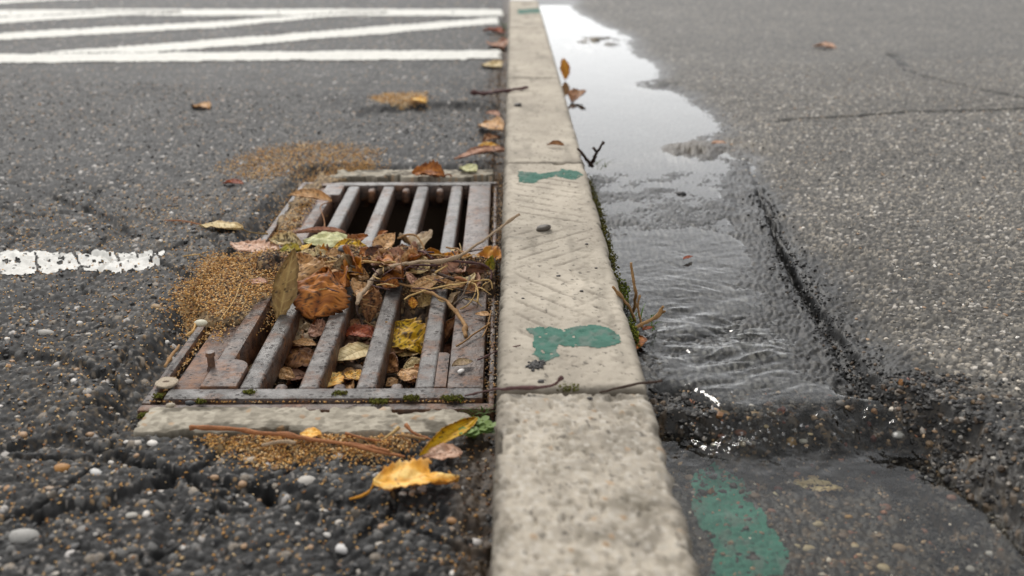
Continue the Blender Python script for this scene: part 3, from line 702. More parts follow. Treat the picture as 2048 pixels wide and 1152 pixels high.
def rnd_in(poly, n, feather=0.):
    p = np.array(poly); lo, hi = p.min(0) - feather, p.max(0) + feather; out = []
    while sum(map(len, out)) < n:
        q = rng.uniform(lo, hi, (n * 2, 2)); qq = q + rng.normal(0, max(feather, 1e-6), q.shape)
        out.append(q[inpoly(qq[:, 0], qq[:, 1], p)])
    return np.concatenate(out)[:n]
gold_c = [rgb('d2a868'), rgb('bd8c4c'), rgb('dcbd8c'), rgb('966636'), rgb('cf9a50'), rgb('443224')]
def pick(pal, n, w=None):
    k = rng.choice(len(pal), n, p=w); c = np.array(pal)[k]; return c * rng.uniform(.75, 1.15, (n, 1))
def grains(poly, n, fe, lo, hi, lift, pal, name, label, zf=None):
    q = rnd_in(poly, n, fe); z = hL(q[:, 0], q[:, 1])[0] if zf is None else zf(q[:, 0], q[:, 1])
    s = rng.uniform(lo, hi, n)
    p = np.column_stack([q, z + rng.uniform(0, lift, n) + s * .3])
    # nothing hovers over the open grate
    return scatter(name, p, s, (1.6, 2.6), pick(pal, n, [.22, .20, .16, .18, .13, .11]), M_grain, label=label)
def heap(poly, hgt, base, seed, label, fe):
    p = np.array(poly); lo, hi = p.min(0) - .02, p.max(0) + .02
    xs = np.linspace(lo[0], hi[0], 130); ys = np.linspace(lo[1], hi[1], 170); X, Y = np.meshgrid(xs, ys)
    d = dpoly(X, Y, list(poly) + [poly[0]]); d = np.where(inpoly(X, Y, poly), d, -d) + fe * (fbm(X * 45, Y * 45, seed) - .5)
    f1, _, r1, r2 = voro(X * 230, Y * 230, seed + 1)
    Z = base + hgt * sm(-.004, .05, d) * (.7 + .6 * fbm(X * 18, Y * 18, seed + 2)) - .012 * (1 - sm(-.004, .006, d)) + .0014 * np.clip(1 - (f1 / .6) ** 2, 0, 1)
    c = mix(np.array([.09, .058, .030]), np.array([.36, .25, .13]), r2); c = mix(c, np.array([.035, .025, .018]) + 0 * c, (r1 < .18) * 1.)
    F = gridf(*X.shape); V = np.stack([X, Y, Z], -1).reshape(-1, 3); m = (d.ravel()[F] > -.004).all(1) & (Z.ravel()[F] > base - .010).all(1)
    v, f, cc = compact(V, F[m], c.reshape(-1, 3))
    link('seed_husks', mesh('seed_husks', v, f, cc), M_soil, kind='stuff', label=label)
HEAP0 = pw([(405, 560), (450, 528), (545, 512), (585, 540), (560, 600), (520, 612), (480, 645), (440, 655), (400, 640)])
HEAP1 = pw([(548, 462), (562, 425), (600, 378), (640, 345), (690, 356), (640, 376), (606, 420), (585, 465)])
heap(HEAP0, .006, .001, 241, 'packed golden husks spilling over the left rim onto the side plate', .03)
heap(HEAP1, .004, .000, 245, 'packed golden husks over the far left rim of the drain', .035)
zh = lambda X, Y: np.maximum(hL(X, Y, False), .004) + .006
grains(HEAP0, 4000, .006, .0014, .0026, .005, gold_c, 'seed_husks', 'loose golden husks on the left rim of the grate', zh)
grains(SAND[0], 10000, .018, .0011, .0023, .004, gold_c, 'seed_husks', 'heap of golden seed husks left of the pile on the grate')
grains(SAND[1], 7000, .018, .0012, .0023, .004, gold_c, 'seed_husks', 'golden seed husks drifted along the far left edge of the grate')
grains(SAND[2], 4200, .012, .0013, .0025, .003, gold_c, 'seed_husks', 'golden husks and grit in front of the concrete strip')
grains(SAND[3], 700, .012, .002, .004, .003, gold_c, 'seed_husks', 'golden husks lying in the far pothole by the kerb')
grains(pw([(440, 335), (520, 300), (640, 290), (760, 305), (740, 340), (600, 350), (500, 370)]), 4500, .02, .0013, .0026, .001, gold_c, 'seed_husks', 'thin scatter of husks beyond the grate')
grains(pw([(0, 420), (330, 380), (560, 400), (480, 520), (400, 640), (330, 700), (300, 820), (420, 900), (740, 930), (930, 1000), (980, 1152), (0, 1152)]), 3200, .02, .0012, .0024, .0, gold_c, 'seed_husks', 'stray husks sprinkled over the near asphalt')
zpl = lambda X, Y: np.full(X.shape, -.003)
grains([(-.385, 1.13), (-.356, 1.13), (-.358, 1.55), (-.360, 1.80), (-.392, 1.80)], 1500, .003, .0014, .0026, .006, gold_c, 'seed_husks', 'husks caught on the side plate of the grate', zpl)
grains([(-.395, 1.0), (-.388, 1.0), (-.393, 1.88), (-.400, 1.88)], 900, .001, .0013, .0024, .002, gold_c, 'seed_husks', 'husks packed in the slit beside the left rim', lambda X, Y: np.full(X.shape, -.010))
grains([(-.036, .99), (-.018, .99), (-.018, 2.0), (-.036, 2.0)], 2200, .002, .0013, .0026, .006, [rgb('b98d55'), rgb('5a4330'), rgb('8a6a48'), rgb('3a2c20'), rgb('d8c3a2'), rgb('2a2420')], 'grit', 'dark grit and crumbs filling the gap between grate and kerb', lambda X, Y: np.full(X.shape, -.012))
brn = [rgb('8a623a'), rgb('5a3c24'), rgb('b58a55'), rgb('3a281a'), rgb('c9a878'), rgb('251c16')]
def zm(X, Y):
    t = np.exp(-((Y - 1.385 - .06 * (fbm(X * 9, 0 * Y, 221) - .5)) / .095) ** 2); n = fbm(X * 30, Y * 30, 222); n2 = fbm(X * 90, Y * 90, 223, 3)
    return np.minimum(-.055 + .082 * t * (.55 + .75 * n) + .012 * (n2 - .5), .019 + .006 * n2)
grains([(-.36, 1.30), (-.03, 1.30), (-.03, 1.46), (-.36, 1.46)], 6000, .01, .0014, .0028, .004, brn, 'leaf_crumbs', 'brown crumbs and seeds on the pile across the grate', zm)
def zp(X, Y):
    return -.056 + .050 * (fbm(X * 22, Y * 22, 231) - .5) + .02 * (fbm(X * 70, Y * 70, 232) - .5)
grains([(-.36, 1.0), (-.08, 1.0), (-.08, 1.24), (-.36, 1.24)], 3500, .005, .0014, .0032, .004, brn, 'leaf_crumbs', 'brown crumbs and seeds in the pit under the near bars', zp)
grains([(-.40, .9722), (-.04, .9722), (-.04, .9758), (-.40, .9758)], 260, .0005, .0012, .0022, .001, gold_c, 'seed_husks', 'husks stuck in the slit before the front rail', lambda X, Y: np.full(X.shape, -.004))
# kerb-side litter strip
grains(pw([(900, 1152), (985, 1152), (1000, 560), (1014, 230), (1016, 60), (985, 60), (960, 330), (935, 870)]), 3000, .01, .0014, .003, .001, brn, 'leaf_crumbs', 'brown crumbs and grit along the foot of the kerb')

# loose aggregate standing proud of the two asphalts
def agg(parent, reg, n, hf, pal, w, lo, hi, name):
    q = rnd_in(reg, n); z = hf(q[:, 0], q[:, 1])[0]
    s = lo * (hi / lo) ** rng.uniform(0, 1, n) ** 1.8
    return scatter(name, np.column_stack([q, z - s * .18]), s, (1.0, 1.8), pick(pal, n, w), M_stone, parent, tv=IV1, tf=IF1, flat=.8, tilt=.3, smooth=False)
palL = [rgb('2b2b2b'), rgb('383736'), rgb('605e5c'), rgb('978d80'), rgb('c4beb6'), rgb('a88462'), rgb('6c5546')]
inframeL = pw([(-60, 1220), (985, 1220), (1000, 900), (300, 850), (430, 640), (560, 400), (700, 300), (1000, 280), (1008, 210), (-60, 150)])
agg(road, inframeL, 6000, hL, palL, [.44, .32, .12, .05, .02, .03, .02], .0020, .0050, 'aggregate')
palR = [rgb('6a6864'), rgb('7f7b75'), rgb('9c968c'), rgb('c0b6a6'), rgb('dcd7ce'), rgb('a88c70'), rgb('4a4846')]
inframeR = pw([(1440, 330), (1420, 150), (2110, 120), (2110, 1180), (2040, 1180), (1940, 1000), (1790, 820), (1640, 560), (1540, 400)])
agg(pav, inframeR, 7000, hR, palR, [.26, .26, .18, .12, .05, .06, .07], .0016, .0040, 'aggregate')
poolreg = pw([(1340, 870), (1760, 880), (1900, 1000), (2000, 1152), (2010, 1230), (1420, 1230)], -.06)
agg(pav, poolreg, 1400, hR, [rgb('6b5a48'), rgb('8f7a60'), rgb('4a4542'), rgb('b79a78'), rgb('d8cdbd'), rgb('9a6a50'), rgb('35322f')], [.22, .2, .24, .08, .03, .07, .16], .0015, .0042, 'aggregate')
bk = np.array(BROKEN); segs = rng.integers(0, len(bk) - 1, 2200); tt = rng.uniform(0, 1, 2200)[:, None]
qb = bk[segs] * (1 - tt) + bk[segs + 1] * tt + rng.normal(0, .014, (2200, 2)); qb = qb[qb[:, 1] < 1.75]
sb = .0014 * (2.6 ** rng.uniform(0, 1, len(qb)) ** 1.6)
scatter('aggregate', np.column_stack([qb, hR(qb[:, 0], qb[:, 1])[0] + sb * .05]), sb, (1, 1.6), pick([rgb('1c1b1b'), rgb('2b2a29'), rgb('3c3a38'), rgb('5e5042')], len(qb), [.4, .35, .2, .05]), M_stone, pav, tv=IV1, tf=IF1, flat=.8, tilt=.4)
for reg_, n_ in (([(.38, .45), (.56, .45), (.56, .98), (.38, .98)], 2600), ([(.14, .865), (.47, .865), (.50, .99), (.14, .99)], 1700)):
    agg(pav, reg_, n_, hR, [rgb('1a1918'), rgb('262423'), rgb('33302d'), rgb('4a3c2e'), rgb('6e5a42'), rgb('8a8278')], [.30, .28, .22, .10, .06, .04], .0016, .0056, 'aggregate')
lipreg = [(.15, .86), (.45, .86), (.47, 1.0), (.15, 1.0)]
agg(pav, lipreg, 700, hR, [rgb('242322'), rgb('302d2a'), rgb('453626'), rgb('7a542e'), rgb('9a7f58'), rgb('6a3a2e'), rgb('1c1b1a')], [.32, .24, .12, .04, .02, .02, .24], .002, .0065, 'aggregate')

# single larger stones bedded in the asphalt: parts of the ground they sit in
stone_me = []
for k in range(6):
    r_ = np.random.default_rng(300 + k)
    v = IV2 * np.array([1, r_.uniform(.6, .9), r_.uniform(.45, .7)]); nn = fbm(IV2[:, 0] * 2 + k * 9, IV2[:, 1] * 2 + IV2[:, 2] * 1.3, 300 + k, 2)
    v = v * (.78 + .45 * nn)[:, None]
    stone_me.append(v)
def stone_obj(name, p, s, col, rot, k, parent=None, **kw):
    v = stone_me[k % 6]
    cc = np.tile(col, (len(v), 1)) * (.85 + .3 * fbm(v[:, 0] * 3 + rot, v[:, 1] * 3 + v[:, 2], 310 + k))[:, None]
    o = link(name, mesh(name, v, IF2, cc), M_stone, parent, **kw)
    o.location = p; o.scale = (s, s, s * .8); o.rotation_euler = (random.uniform(-.2, .2), random.uniform(-.2, .2), rot)
    return o
cache = {}
def bedded(parent, reg, n, hf, pal, lo, hi, base_r):
    q = rnd_in(reg, n); z = hf(q[:, 0], q[:, 1])[0]
    for i in range(n):
        ci = rng.integers(len(pal)); k = int(rng.integers(6)); key = (ci, k, tuple(pal[ci]))
        if key in cache:
            o = bpy.data.objects.new('stone', cache[key]); C.objects.link(o); o.parent = parent
        else:
            o = stone_obj('stone', (0, 0, 0), 1, pal[ci], 0, k, parent); cache[key] = o.data
        s = lo * (hi / lo) ** rng.uniform() ** 1.5
        o.location = (q[i, 0], q[i, 1], z[i] - s * .22); o.scale = (s, s, s * .8); o.rotation_euler = (0, 0, rng.uniform(0, 6.28))
bedded(road, pw([(-20, 1190), (940, 1190), (940, 960), (600, 940), (330, 880), (230, 700), (-20, 620)]), 150, hL, [rgb('6f6b66'), rgb('a79f94'), rgb('55524f'), rgb('96785a'), rgb('444342'), rgb('504f4e'), rgb('c8c2ba')], .003, .0065, 0)
bedded(road, pw([(-20, 640), (320, 700), (540, 440), (620, 320), (-20, 300)]), 110, hL, [rgb('6f6b66'), rgb('948c82'), rgb('55524f'), rgb('806850'), rgb('444342'), rgb('b4b0aa')], .0035, .0065, 0)
bedded(pav, pw([(1780, 640), (2060, 560), (2060, 1080), (1960, 1000), (1860, 880)]), 90, hR, [rgb('6a6660'), rgb('9a9288'), rgb('55524f'), rgb('80664c'), rgb('444240'), rgb('b0aaa0')], .0025, .0050, 0)
bedded(pav, pw([(1400, 900), (1780, 900), (1930, 1060), (1980, 1160), (1560, 1160)], -.06), 70, hR, [rgb('6a5848'), rgb('8a745a'), rgb('4c4843'), rgb('a89878'), rgb('7a5442')], .003, .0075, 0)

# ------------------------------------------------------------------ pebbles lying loose
PEB = [  # px, py, width px, colour, label, z-plane, side
    (687, 1095, 38, 'e9e6e2', 'smooth white oval pebble, lowest of the pale ones in front of the yellow leaf', 0),
    (657, 1066, 25, 'ddd8d0', 'small white pebble just above the largest white oval one', 0),
    (613, 967, 42, 'cfc8be', 'pale flat squarish chip on the asphalt left of the big yellow leaf', 0),
    (50, 1080, 60, 'b3b0aa', 'large pale grey stone in the near left corner of the road', 0),
    (499, 918, 40, 'b9a78f', 'pointed tan stone below the long brown twig', 0),
    (403, 868, 27, '9a948c', 'round grey pebble under the thick end of the long twig', 0),
    (193, 953, 30, 'e2e0dc', 'white elongated pebble left of the tan stones on dark asphalt', 0),
    (100, 984, 28, 'b79c80', 'tan pebble near the left picture edge', 0),
    (319, 972, 32, 'c5bdb4', 'pale pinkish pebble in the dark asphalt crack', 0),
    (265, 1040, 26, 'c9c3b8', 'cream pebble between two dark lumps of near asphalt', 0),
    (951, 1080, 32, 'd9d2cc', 'white pebble at the foot of the near kerb block', 0),
    (906, 1036, 30, 'b98a58', 'rounded tan pebble at the kerb foot right of the big yellow leaf', 0),
    (677, 914, 30, 'e4e2de', 'white lumpy pebble just below the long brown twig', 0),
    (538, 925, 20, 'dedcd8', 'small white chip beside the pointed tan stone', 0),
    (124, 942, 36, 'b8823e', 'flat orange pebble on the left asphalt', 0),
    (380, 805, 22, '2b2e33', 'dark blue grey stone on the near rim of the drain', .004),
    (341, 810, 20, 'b8ab94', 'small cream pebble at the near left corner of the rim', .004),
    (312, 822, 34, '6f5448', 'reddish brown stone by the near left corner of the rim', 0),
    (316, 637, 26, 'a08258', 'tan pebble left of the husk heap', 0),
    (95, 672, 40, 'a8a49c', 'flat pale stone set in the asphalt below the worn white stripe', 0),
    (1440, 916, 36, 'c7a373', 'tan pebble in the pool near the waterfall', -.06),
    (1551, 1003, 24, 'e0d0a8', 'cream oval pebble in the pool below the sunken leaf', -.06),
    (1695, 1048, 18, 'd9a860', 'round orange pebble alone on the pool bed', -.06),
    (1786, 938, 28, 'd8d6d0', 'white pebble in the pool by its right bank', -.055),
    (1599, 945, 22, 'dcd8cc', 'small white stone touching the sunken leaf', -.06),
    (1757, 842, 22, '7a2f22', 'small brick red stone at the right end of the water step', .01),
    (1964, 1036, 24, 'b9b4ac', 'pale grey pebble on the dark bank right of the pool', .0),
    (1998, 1030, 22, 'dedad4', 'white round pebble on the dark bank at the picture edge', .0),
    (1362, 388, 24, '1d1c1c', 'black stone sitting in the wet film below the puddle', .012),
    (1715, 893, 14, '9c7a58', 'little brown stone at the top of the pool bank', .0),
    (1790, 838, 44, '55524f', 'dark rounded stone on the broken edge right of the water step', .015),
]
for i, (px, py, w, cc, lab, z) in enumerate(PEB):
    p = P(px, py, z); d = np.linalg.norm(p - np.array([0, 0, CAMZ])); s = w * d / FPX / 2 / 1.1
    if px < 1000 and not (300 < px < 400 and 780 < py < 830): p[2] = hL(np.array([p[0]]), np.array([p[1]]))[0][0]
    elif px > 1300: p[2] = hR(np.array([p[0]]), np.array([p[1]]))[0][0]
    p[2] -= s * .12
    stone_obj('pebble', p, s, rgb(cc) * .62, random.uniform(-.4, .4) + (0 if i % 2 else 3.14), i, label=lab, cat='pebble')
# dark bits on the kerb
for i, (px, py, w, lab) in enumerate([(1088, 461, 30, 'oval dark brown pebble on the kerb top'), (1117, 553, 9, 'black speck of gravel on the kerb between tread marks'), (1163, 583, 8, 'small black crumb on the kerb near its right edge'),
                                   (1046, 598, 7, 'tiny dark crumb near the left edge of the kerb'), (1192, 537, 6, 'tiny black crumb at the right edge of the kerb'), (1082, 765, 14, 'dark crumb below the black tar lump on the kerb'),
                                   (1036, 212, 15, 'dark chip on the far kerb block near its left edge'), (1180, 798, 12, 'dark chip on the near block just past the joint'), (1173, 489, 7, 'black crumb on the kerb right of the oval pebble')]):
    p = P(px, py, KZ); d = np.linalg.norm(p - np.array([0, 0, CAMZ])); s = w * d / FPX / 2 / .95
    stone_obj('pebble', p + np.array([0, 0, s * .3]), s, np.array([.035, .03, .027]) if i else np.array([.06, .048, .036]), 0, i, label=lab, cat='pebble')
def lump(name, px, py, w, z, col, label, cat):
    p = P(px, py, z); d = np.linalg.norm(p - np.array([0, 0, CAMZ])); s = w * d / FPX / 2
    n = 60; q = rng.normal(0, .45, (n, 2)) * np.array([s, s * .8]); r_ = rng.uniform(.10, .24, n) * s
    pts = np.column_stack([q[:, 0] + p[0], q[:, 1] + p[1], z + r_ * .3])
    o = scatter(name, pts, r_, (1, 1.4), np.tile(col, (n, 1)) * rng.uniform(.7, 1.3, (n, 1)), M_stone, None, label, IV1, IF1, .8, .4, kind=None); o['category'] = cat
lump('tar_lump', 1075, 731, 50, KZ, np.array([.035, .032, .03]), 'black crumbly tar lump beside the green paint on the kerb', 'tar lump')

# ------------------------------------------------------------------ leaves
PAL = {  # main, second, vein, edge
    'pink': ('d8b79f', 'c9a084', '8f5f48', '9a6a4a'), 'pgreen': ('d3d2a4', 'c4c08a', 'a9a873', '8c8a50'), 'yellow': ('dcb31c', 'c99a10', 'a87a10', '8a5a14'),
    'olive': ('a88a56', '927446', 'c0a468', '5f4524'), 'orange': ('c27c36', '9c5c24', '7a4118', '5c2d12'), 'tan': ('dcb484', 'c89a64', '8f6238', '7f5228'),
    'dark': ('74482c', '54321f', '7a4a2c', '2e1810'), 'red': ('a4562c', '8a3c20', '6a2c18', '5a2414'), 'cream': ('e2cf9f', 'cdb682', '8f7442', '9a7440'),
    'oryel': ('d69a2c', 'b8741c', '9a5c18', '7a4214'), 'brown': ('ae7c4c', '8a5c38', '5a3620', '4a2a18'), 'grey': ('a8916c', '93795a', '6f5a40', '6a5238'),
    'yolive': ('b89c1c', '8f8a20', '6f6a1c', '5a4a14'), 'ppink': ('d0a488', 'b88a70', '8a5a48', '7a4a38'), 'gold': ('efb443', 'f4cf7c', 'c98a2a', 'b87020')}
def unit(v): return v / (np.linalg.norm(v) + 1e-9)
def tube(pts, rad, sides=7, seed=0, col=None, col2=None, jit=.12, dens=8):
    pts = np.array(pts, float); n = len(pts); out = []; rr = []
    rad = np.interp(np.linspace(0, 1, n), np.linspace(0, 1, len(rad)), rad) if np.ndim(rad) else np.full(n, rad)
    ext = np.vstack([2 * pts[0] - pts[1], pts, 2 * pts[-1] - pts[-2]])
    for i in range(n - 1):
        p0, p1, p2, p3 = ext[i], ext[i + 1], ext[i + 2], ext[i + 3]
        for t in np.linspace(0, 1, dens, endpoint=False):
            out.append(.5 * ((2 * p1) + (-p0 + p2) * t + (2 * p0 - 5 * p1 + 4 * p2 - p3) * t * t + (-p0 + 3 * p1 - 3 * p2 + p3) * t ** 3)); rr.append(rad[i] * (1 - t) + rad[i + 1] * t)
    out.append(pts[-1]); rr.append(rad[-1]); out = np.array(out); rr = np.array(rr); m = len(out)
    L = np.cumsum(np.r_[0, np.linalg.norm(np.diff(out, axis=0), axis=1)])
    kx = (fbm(L * 60, L * 0 + seed, 401) - .5); ky = (fbm(L * 60, L * 0 + seed + 7, 402) - .5)
    out[:, 0] += kx * rr * 2.4; out[:, 1] += ky * rr * 2.4; out[:, 2] += ky * rr * 1.2
    rr = rr * (.85 + .35 * fbm(L * 130, L * 0 + seed, 403)) * (1 + .55 * sm(.62, .70, fbm(L * 70, L * 0 + seed, 404)))
    T = np.gradient(out, axis=0); V = np.zeros((m, sides, 3))
    for i in range(m):
        t = unit(T[i]); a = unit(np.cross(t, [.12, .2, 1])); b = np.cross(t, a)
        for k in range(sides):
            an = 2 * math.pi * k / sides; V[i, k] = out[i] + rr[i] * (math.cos(an) * a + math.sin(an) * b) * (1 + jit * (h2(np.array(float(i + seed * 31)), np.array(float(k)), 405) - .5))
    F = []
    for i in range(m - 1):
        for k in range(sides):
            F.append((i * sides + k, i * sides + (k + 1) % sides, (i + 1) * sides + (k + 1) % sides, (i + 1) * sides + k))
    V = V.reshape(-1, 3); base = len(V)
    V = np.vstack([V, out[0], out[-1]])
    for k in range(sides):
        F.append((base, (k + 1) % sides, k, k)); o = (m - 1) * sides; F.append((base + 1, o + k, o + (k + 1) % sides, o + (k + 1) % sides))
    F = np.array(F); tri = F[:, 2] == F[:, 3]
    c = None
    if col is not None:
        ll = np.r_[np.repeat(L, sides), L[0], L[-1]]; aa = np.r_[np.tile(np.arange(sides), m), 0, 0]
        c = mix(col, col2 if col2 is not None else col * .55, fbm(ll * 90, aa * .7 + seed, 406))
    # quads and end fans as triangles
    q = F[~tri]; T3 = np.vstack([q[:, [0, 1, 2]], q[:, [0, 2, 3]], F[tri][:, :3]])
    return V, T3, c
LEAFN = 0
def zg(px, py, z):
    """the height given, or just above the road where that lies higher"""
    p = P(px, py, z)
    if p[0] < KL - .002 and (p[0] < -.415 or p[1] < .95 or p[1] > 1.99):
        h = float(hL(np.array([p[0]]), np.array([p[1]]))[0][0]); return max(z, h + .004)
    return z
def leaf(base, tip, ratio=.6, roll=0, curl=0., bend=0., pal='tan', label='', zb=.004, zt=.004, dY=None, serr=.10, teeth=13, twist=0., stalk=None, seed=None, hole=0., spots=.15, bite=None, fold=0., group=None, shape=.85, crumple=.17, n=(58, 19)):
    global LEAFN
    LEAFN += 1; sd = seed or LEAFN * 3 + 500
    zb = zg(*base, zb)
    if dY is None: zt = zg(*tip, zt)
    A0 = P(*base, zb); A1 = P(*tip, zt) if dY is None else PD(*tip, A0[1] + dY)
    ax = A1 - A0; L = np.linalg.norm(ax); ax = ax / L
    if dY is None and abs(ax[0]) > .25: roll = abs(roll) * np.sign(ax[0])      # leaves catch against each other and tip towards the road
    up = np.array([0, 0, 1.]) if abs(ax[2]) < .8 else unit(np.array([0, 0, CAMZ]) - A0)
    N = unit(up - ax * up.dot(ax)); Sd = np.cross(ax, N)
    ns, nt_ = n; s = np.linspace(0, 1, ns)[:, None]; t = np.linspace(-1, 1, nt_)[None, :]
    env = np.sin(np.pi * np.clip(s, 0, 1) ** shape) ** .80
    tooth = ((s * teeth) % 1.0); tooth = np.where(tooth < .75, tooth / .75, (1 - tooth) / .25)
    irr = .82 + .36 * fbm(s * 5 + 0 * t, np.sign(t) * 3 + 0 * s, sd, 3)
    w = ratio * L * .5 * env * (1 + serr * (tooth - .5) * np.abs(t) ** 2) * irr
    c = curl * (.7 + .6 * fbm(s * 2.5 + 0 * t, 0 * s + 0 * t, sd + 1))
    cs = np.where(np.abs(c) < .05, .05, c)
    lx = w * np.sin(cs * t) / cs; lz = w * (1 - np.cos(cs * t)) / cs
    lz = lz + fold * np.abs(t) * w
    ve = np.abs((((s * 7.5 - np.abs(t) * .9) % 1) - .5)) * 2     # side veins
    vein = np.maximum(sm(.80, .97, ve) * (np.abs(t) < .93), 1 - sm(.03, .085, np.abs(t) + 0 * s)) * (s > .02)
    cr = fbm(s * 5 + 0 * t, t * 2.5 + 0 * s, sd + 2, 3) - .5
    lz = lz + crumple * ratio * L * cr * 1.3 + bend * L * np.sin(np.pi * s) - .010 * L * vein * ratio
    lz = lz + .05 * ratio * L * np.abs(t) ** 3 * (fbm(s * 9, np.sign(t) * 2 + 0 * s, sd + 3) - .3) * 2
    ro = R(roll) + R(twist) * (s - .5)
    ls = s * L + .02 * L * cr
    px = lx * np.cos(ro) + lz * np.sin(ro); pz = -lx * np.sin(ro) + lz * np.cos(ro)
    V = A0 + ls[..., None] * ax + px[..., None] * Sd + pz[..., None] * N
    m1, m2, vc, ec = (np.minimum(rgb(h) * 1.02, .9) for h in PAL[pal])
    nz = fbm(s * 6 + 0 * t, t * 3 + 0 * s, sd + 4, 4)
    col = mix(m1, m2, sm(.35, .65, nz))
    col = mix(col, vc + 0 * col, vein * .75)
    col = mix(col, ec + 0 * col, sm(.55, 1.05, np.abs(t) + .5 * (fbm(s * 8 + 0 * t, t * 2 + 0 * s, sd + 5) - .5)) * .6)
    sp = fbm(s * 26 + 0 * t, t * 13 * ratio + 0 * s, sd + 6, 2)
    col = mix(col, rgb('2e1c12') + 0 * col, sm(.84 - spots, .90 - spots, sp) * .85)
    F = gridf(ns, nt_); keep = np.ones(len(F), bool)
    if hole:
        hv = fbm(s * 7 + 0 * t, t * 3 + 0 * s, sd + 8, 3); keep &= ~(hv.ravel()[F].mean(1) > .80 - hole)
    if bite:
        bs, bt, br = bite; dd_ = np.hypot((s - bs) * 1.6, (t - bt) * .8) + .1 * (fbm(s * 9 + 0 * t, t * 5 + 0 * s, sd + 9) - .5); keep &= ~(dd_.ravel()[F].mean(1) < br)
    v, f, cc = compact(V.reshape(-1, 3), F[keep], col.reshape(-1, 3))
    me = mesh('fallen_leaf', v, f, cc)
    o = link('fallen_leaf', me, M_leaf, label=label, cat='leaf', group=group)
    md = o.modifiers.new('thick', 'SOLIDIFY'); md.thickness = .0004; md.offset = 0
    if stalk is not None:
        if isinstance(stalk, (int, float)):
            pts = [A0 + ax * .01 * L, A0 - ax * .12 * L * stalk + N * .004, A0 - ax * .25 * L * stalk]
        else:
            pts = [A0 + ax * .01 * L] + [P(a, b, zg(a, b, z)) for a, b, z in stalk]
        v, f, cc = tube(pts, [.0010, .0008, .0011], 6, sd, vc, vc * .7)
        link('leaf_stalk', mesh('leaf_stalk', v, f, cc), M_wood, o)
    return o

leaf((557, 505), (461, 488), .66, 0, .25, .02, 'pink', 'pinkish tan serrated leaf lying flat left of the pile', .010, .010, serr=.35, teeth=11, stalk=.6)
leaf((707, 476), (607, 484), .62, -12, -.25, .03, 'pgreen', 'pale green smooth leaf lying across the bars on the far side of the pile', .016, .018, serr=.05, spots=.02)
leaf((666, 497), (733, 492), .62, -22, .5, .05, 'yellow', 'bright yellow leaf with dark flecks beside the slate grey stone', .020, .022, serr=.12, spots=.26)
leaf((604, 490), (540, 480), .55, -35, .9, .06, 'cream', 'cream curled leaf with brown blotches left of the pale green leaf', .014, .016, spots=.30)
leaf((556, 502), (601, 500), .7, -20, .6, .03, 'yolive', 'small yellow green leaf behind the upright olive leaf', .016, .024)
leaf((606, 502), (622, 487), .6, -15, .4, .03, 'yellow', 'small yellow leaf fragment at the foot of the pale green leaf', .016, .018)
leaf((556, 646), (588, 496), .33, 8, .7, -.03, 'olive', 'long olive brown leaf standing upright with pale ribs', -.010, 0, dY=.035, serr=.10, teeth=12, twist=25, shape=.95, spots=.06)
leaf((612, 592), (598, 508), .95, -10, .5, .05, 'tan', 'torn tan leaf standing behind the big orange brown one', .004, 0, dY=.05, serr=.2, teeth=9, bite=(.6, -.2, .10), spots=.18)
leaf((628, 636), (655, 538), 1.05, 12, -.75, .10, 'orange', 'large crumpled orange brown leaf leaning on the second bar', .000, 0, dY=.06, serr=.16, teeth=10, crumple=.22, stalk=[(634, 632, -.004), (625, 648, -.02)], spots=.22)
leaf((700, 572), (645, 556), .55, 30, .6, .10, 'orange', 'dark orange flap of leaf curling over the third bar', .016, .020, crumple=.18)
leaf((590, 512), (634, 510), .7, -25, .3, .03, 'cream', 'cream leaf half hidden behind the torn tan leaf', .024, .026, hole=.12)
leaf((590, 590), (570, 548), .7, 20, .5, .04, 'dark', 'dark red brown leaf in shade between two upright leaves', -.01, 0, dY=.03)
leaf((536, 566), (490, 564), .45, 12, .4, .03, 'ppink', 'narrow pinkish leaf scrap on the husk heap', .014, .012)
leaf((706, 492), (736, 470), .9, -10, .7, .06, 'orange', 'small rust coloured leaf curled on the second bar, far side of the pile', .014, .03)
leaf((752, 508), (790, 468), .75, 15, .6, .05, 'tan', 'folded tan leaf standing at the far edge of the pile', .014, 0, dY=.03, stalk=[(742, 512, .012), (690, 522, .012)])
leaf((758, 478), (776, 462), .8, 0, 1.2, .08, 'orange', 'little curled orange leaf perched above the folded tan leaf', .028, .036)
leaf((708, 516), (748, 504), .6, -18, .35, .03, 'cream', 'pale tan leaf under the dark brown one in the pile', .018, .022, spots=.05)
leaf((732, 519), (766, 502), .85, -20, .8, .06, 'dark', 'dark brown crinkled leaf in the middle of the pile', .020, .026)
leaf((762, 529), (778, 503), .75, 12, .5, .05, 'oryel', 'small orange yellow leaf standing among the twigs', .018, 0, dY=.02)
leaf((948, 530), (876, 512), .62, -12, .3, .04, 'oryel', 'orange yellow leaf under the long twig near the kerb', .018, .022, spots=.2)
leaf((966, 538), (902, 546), .72, -8, .25, .03, 'tan', 'flat tan leaf below the orange yellow one near the kerb', .014, .012, serr=.2)
leaf((972, 556), (985, 510), .50, 25, .6, -.04, 'yolive', 'yellow olive leaf wedged upright against the kerb', .004, 0, dY=.02)
leaf((822, 584), (880, 556), .50, -30, .5, .05, 'tan', 'tan pointed leaf folded over the fourth bar', .008, .018)
leaf((902, 570), (876, 553), .75, -10, .6, .05, 'tan', 'short tan orange leaf beside the grey twig', .012, .016)
leaf((828, 574), (812, 544), .6, 15, .5, .05, 'ppink', 'pinkish brown leaf standing left of the folded pointed one', .006, 0, dY=.02)
leaf((745, 572), (738, 646), .62, 10, .6, .06, 'brown', 'brown leaf hanging down between the second and third bars', .014, 0, dY=-.03, crumple=.2, spots=.2)
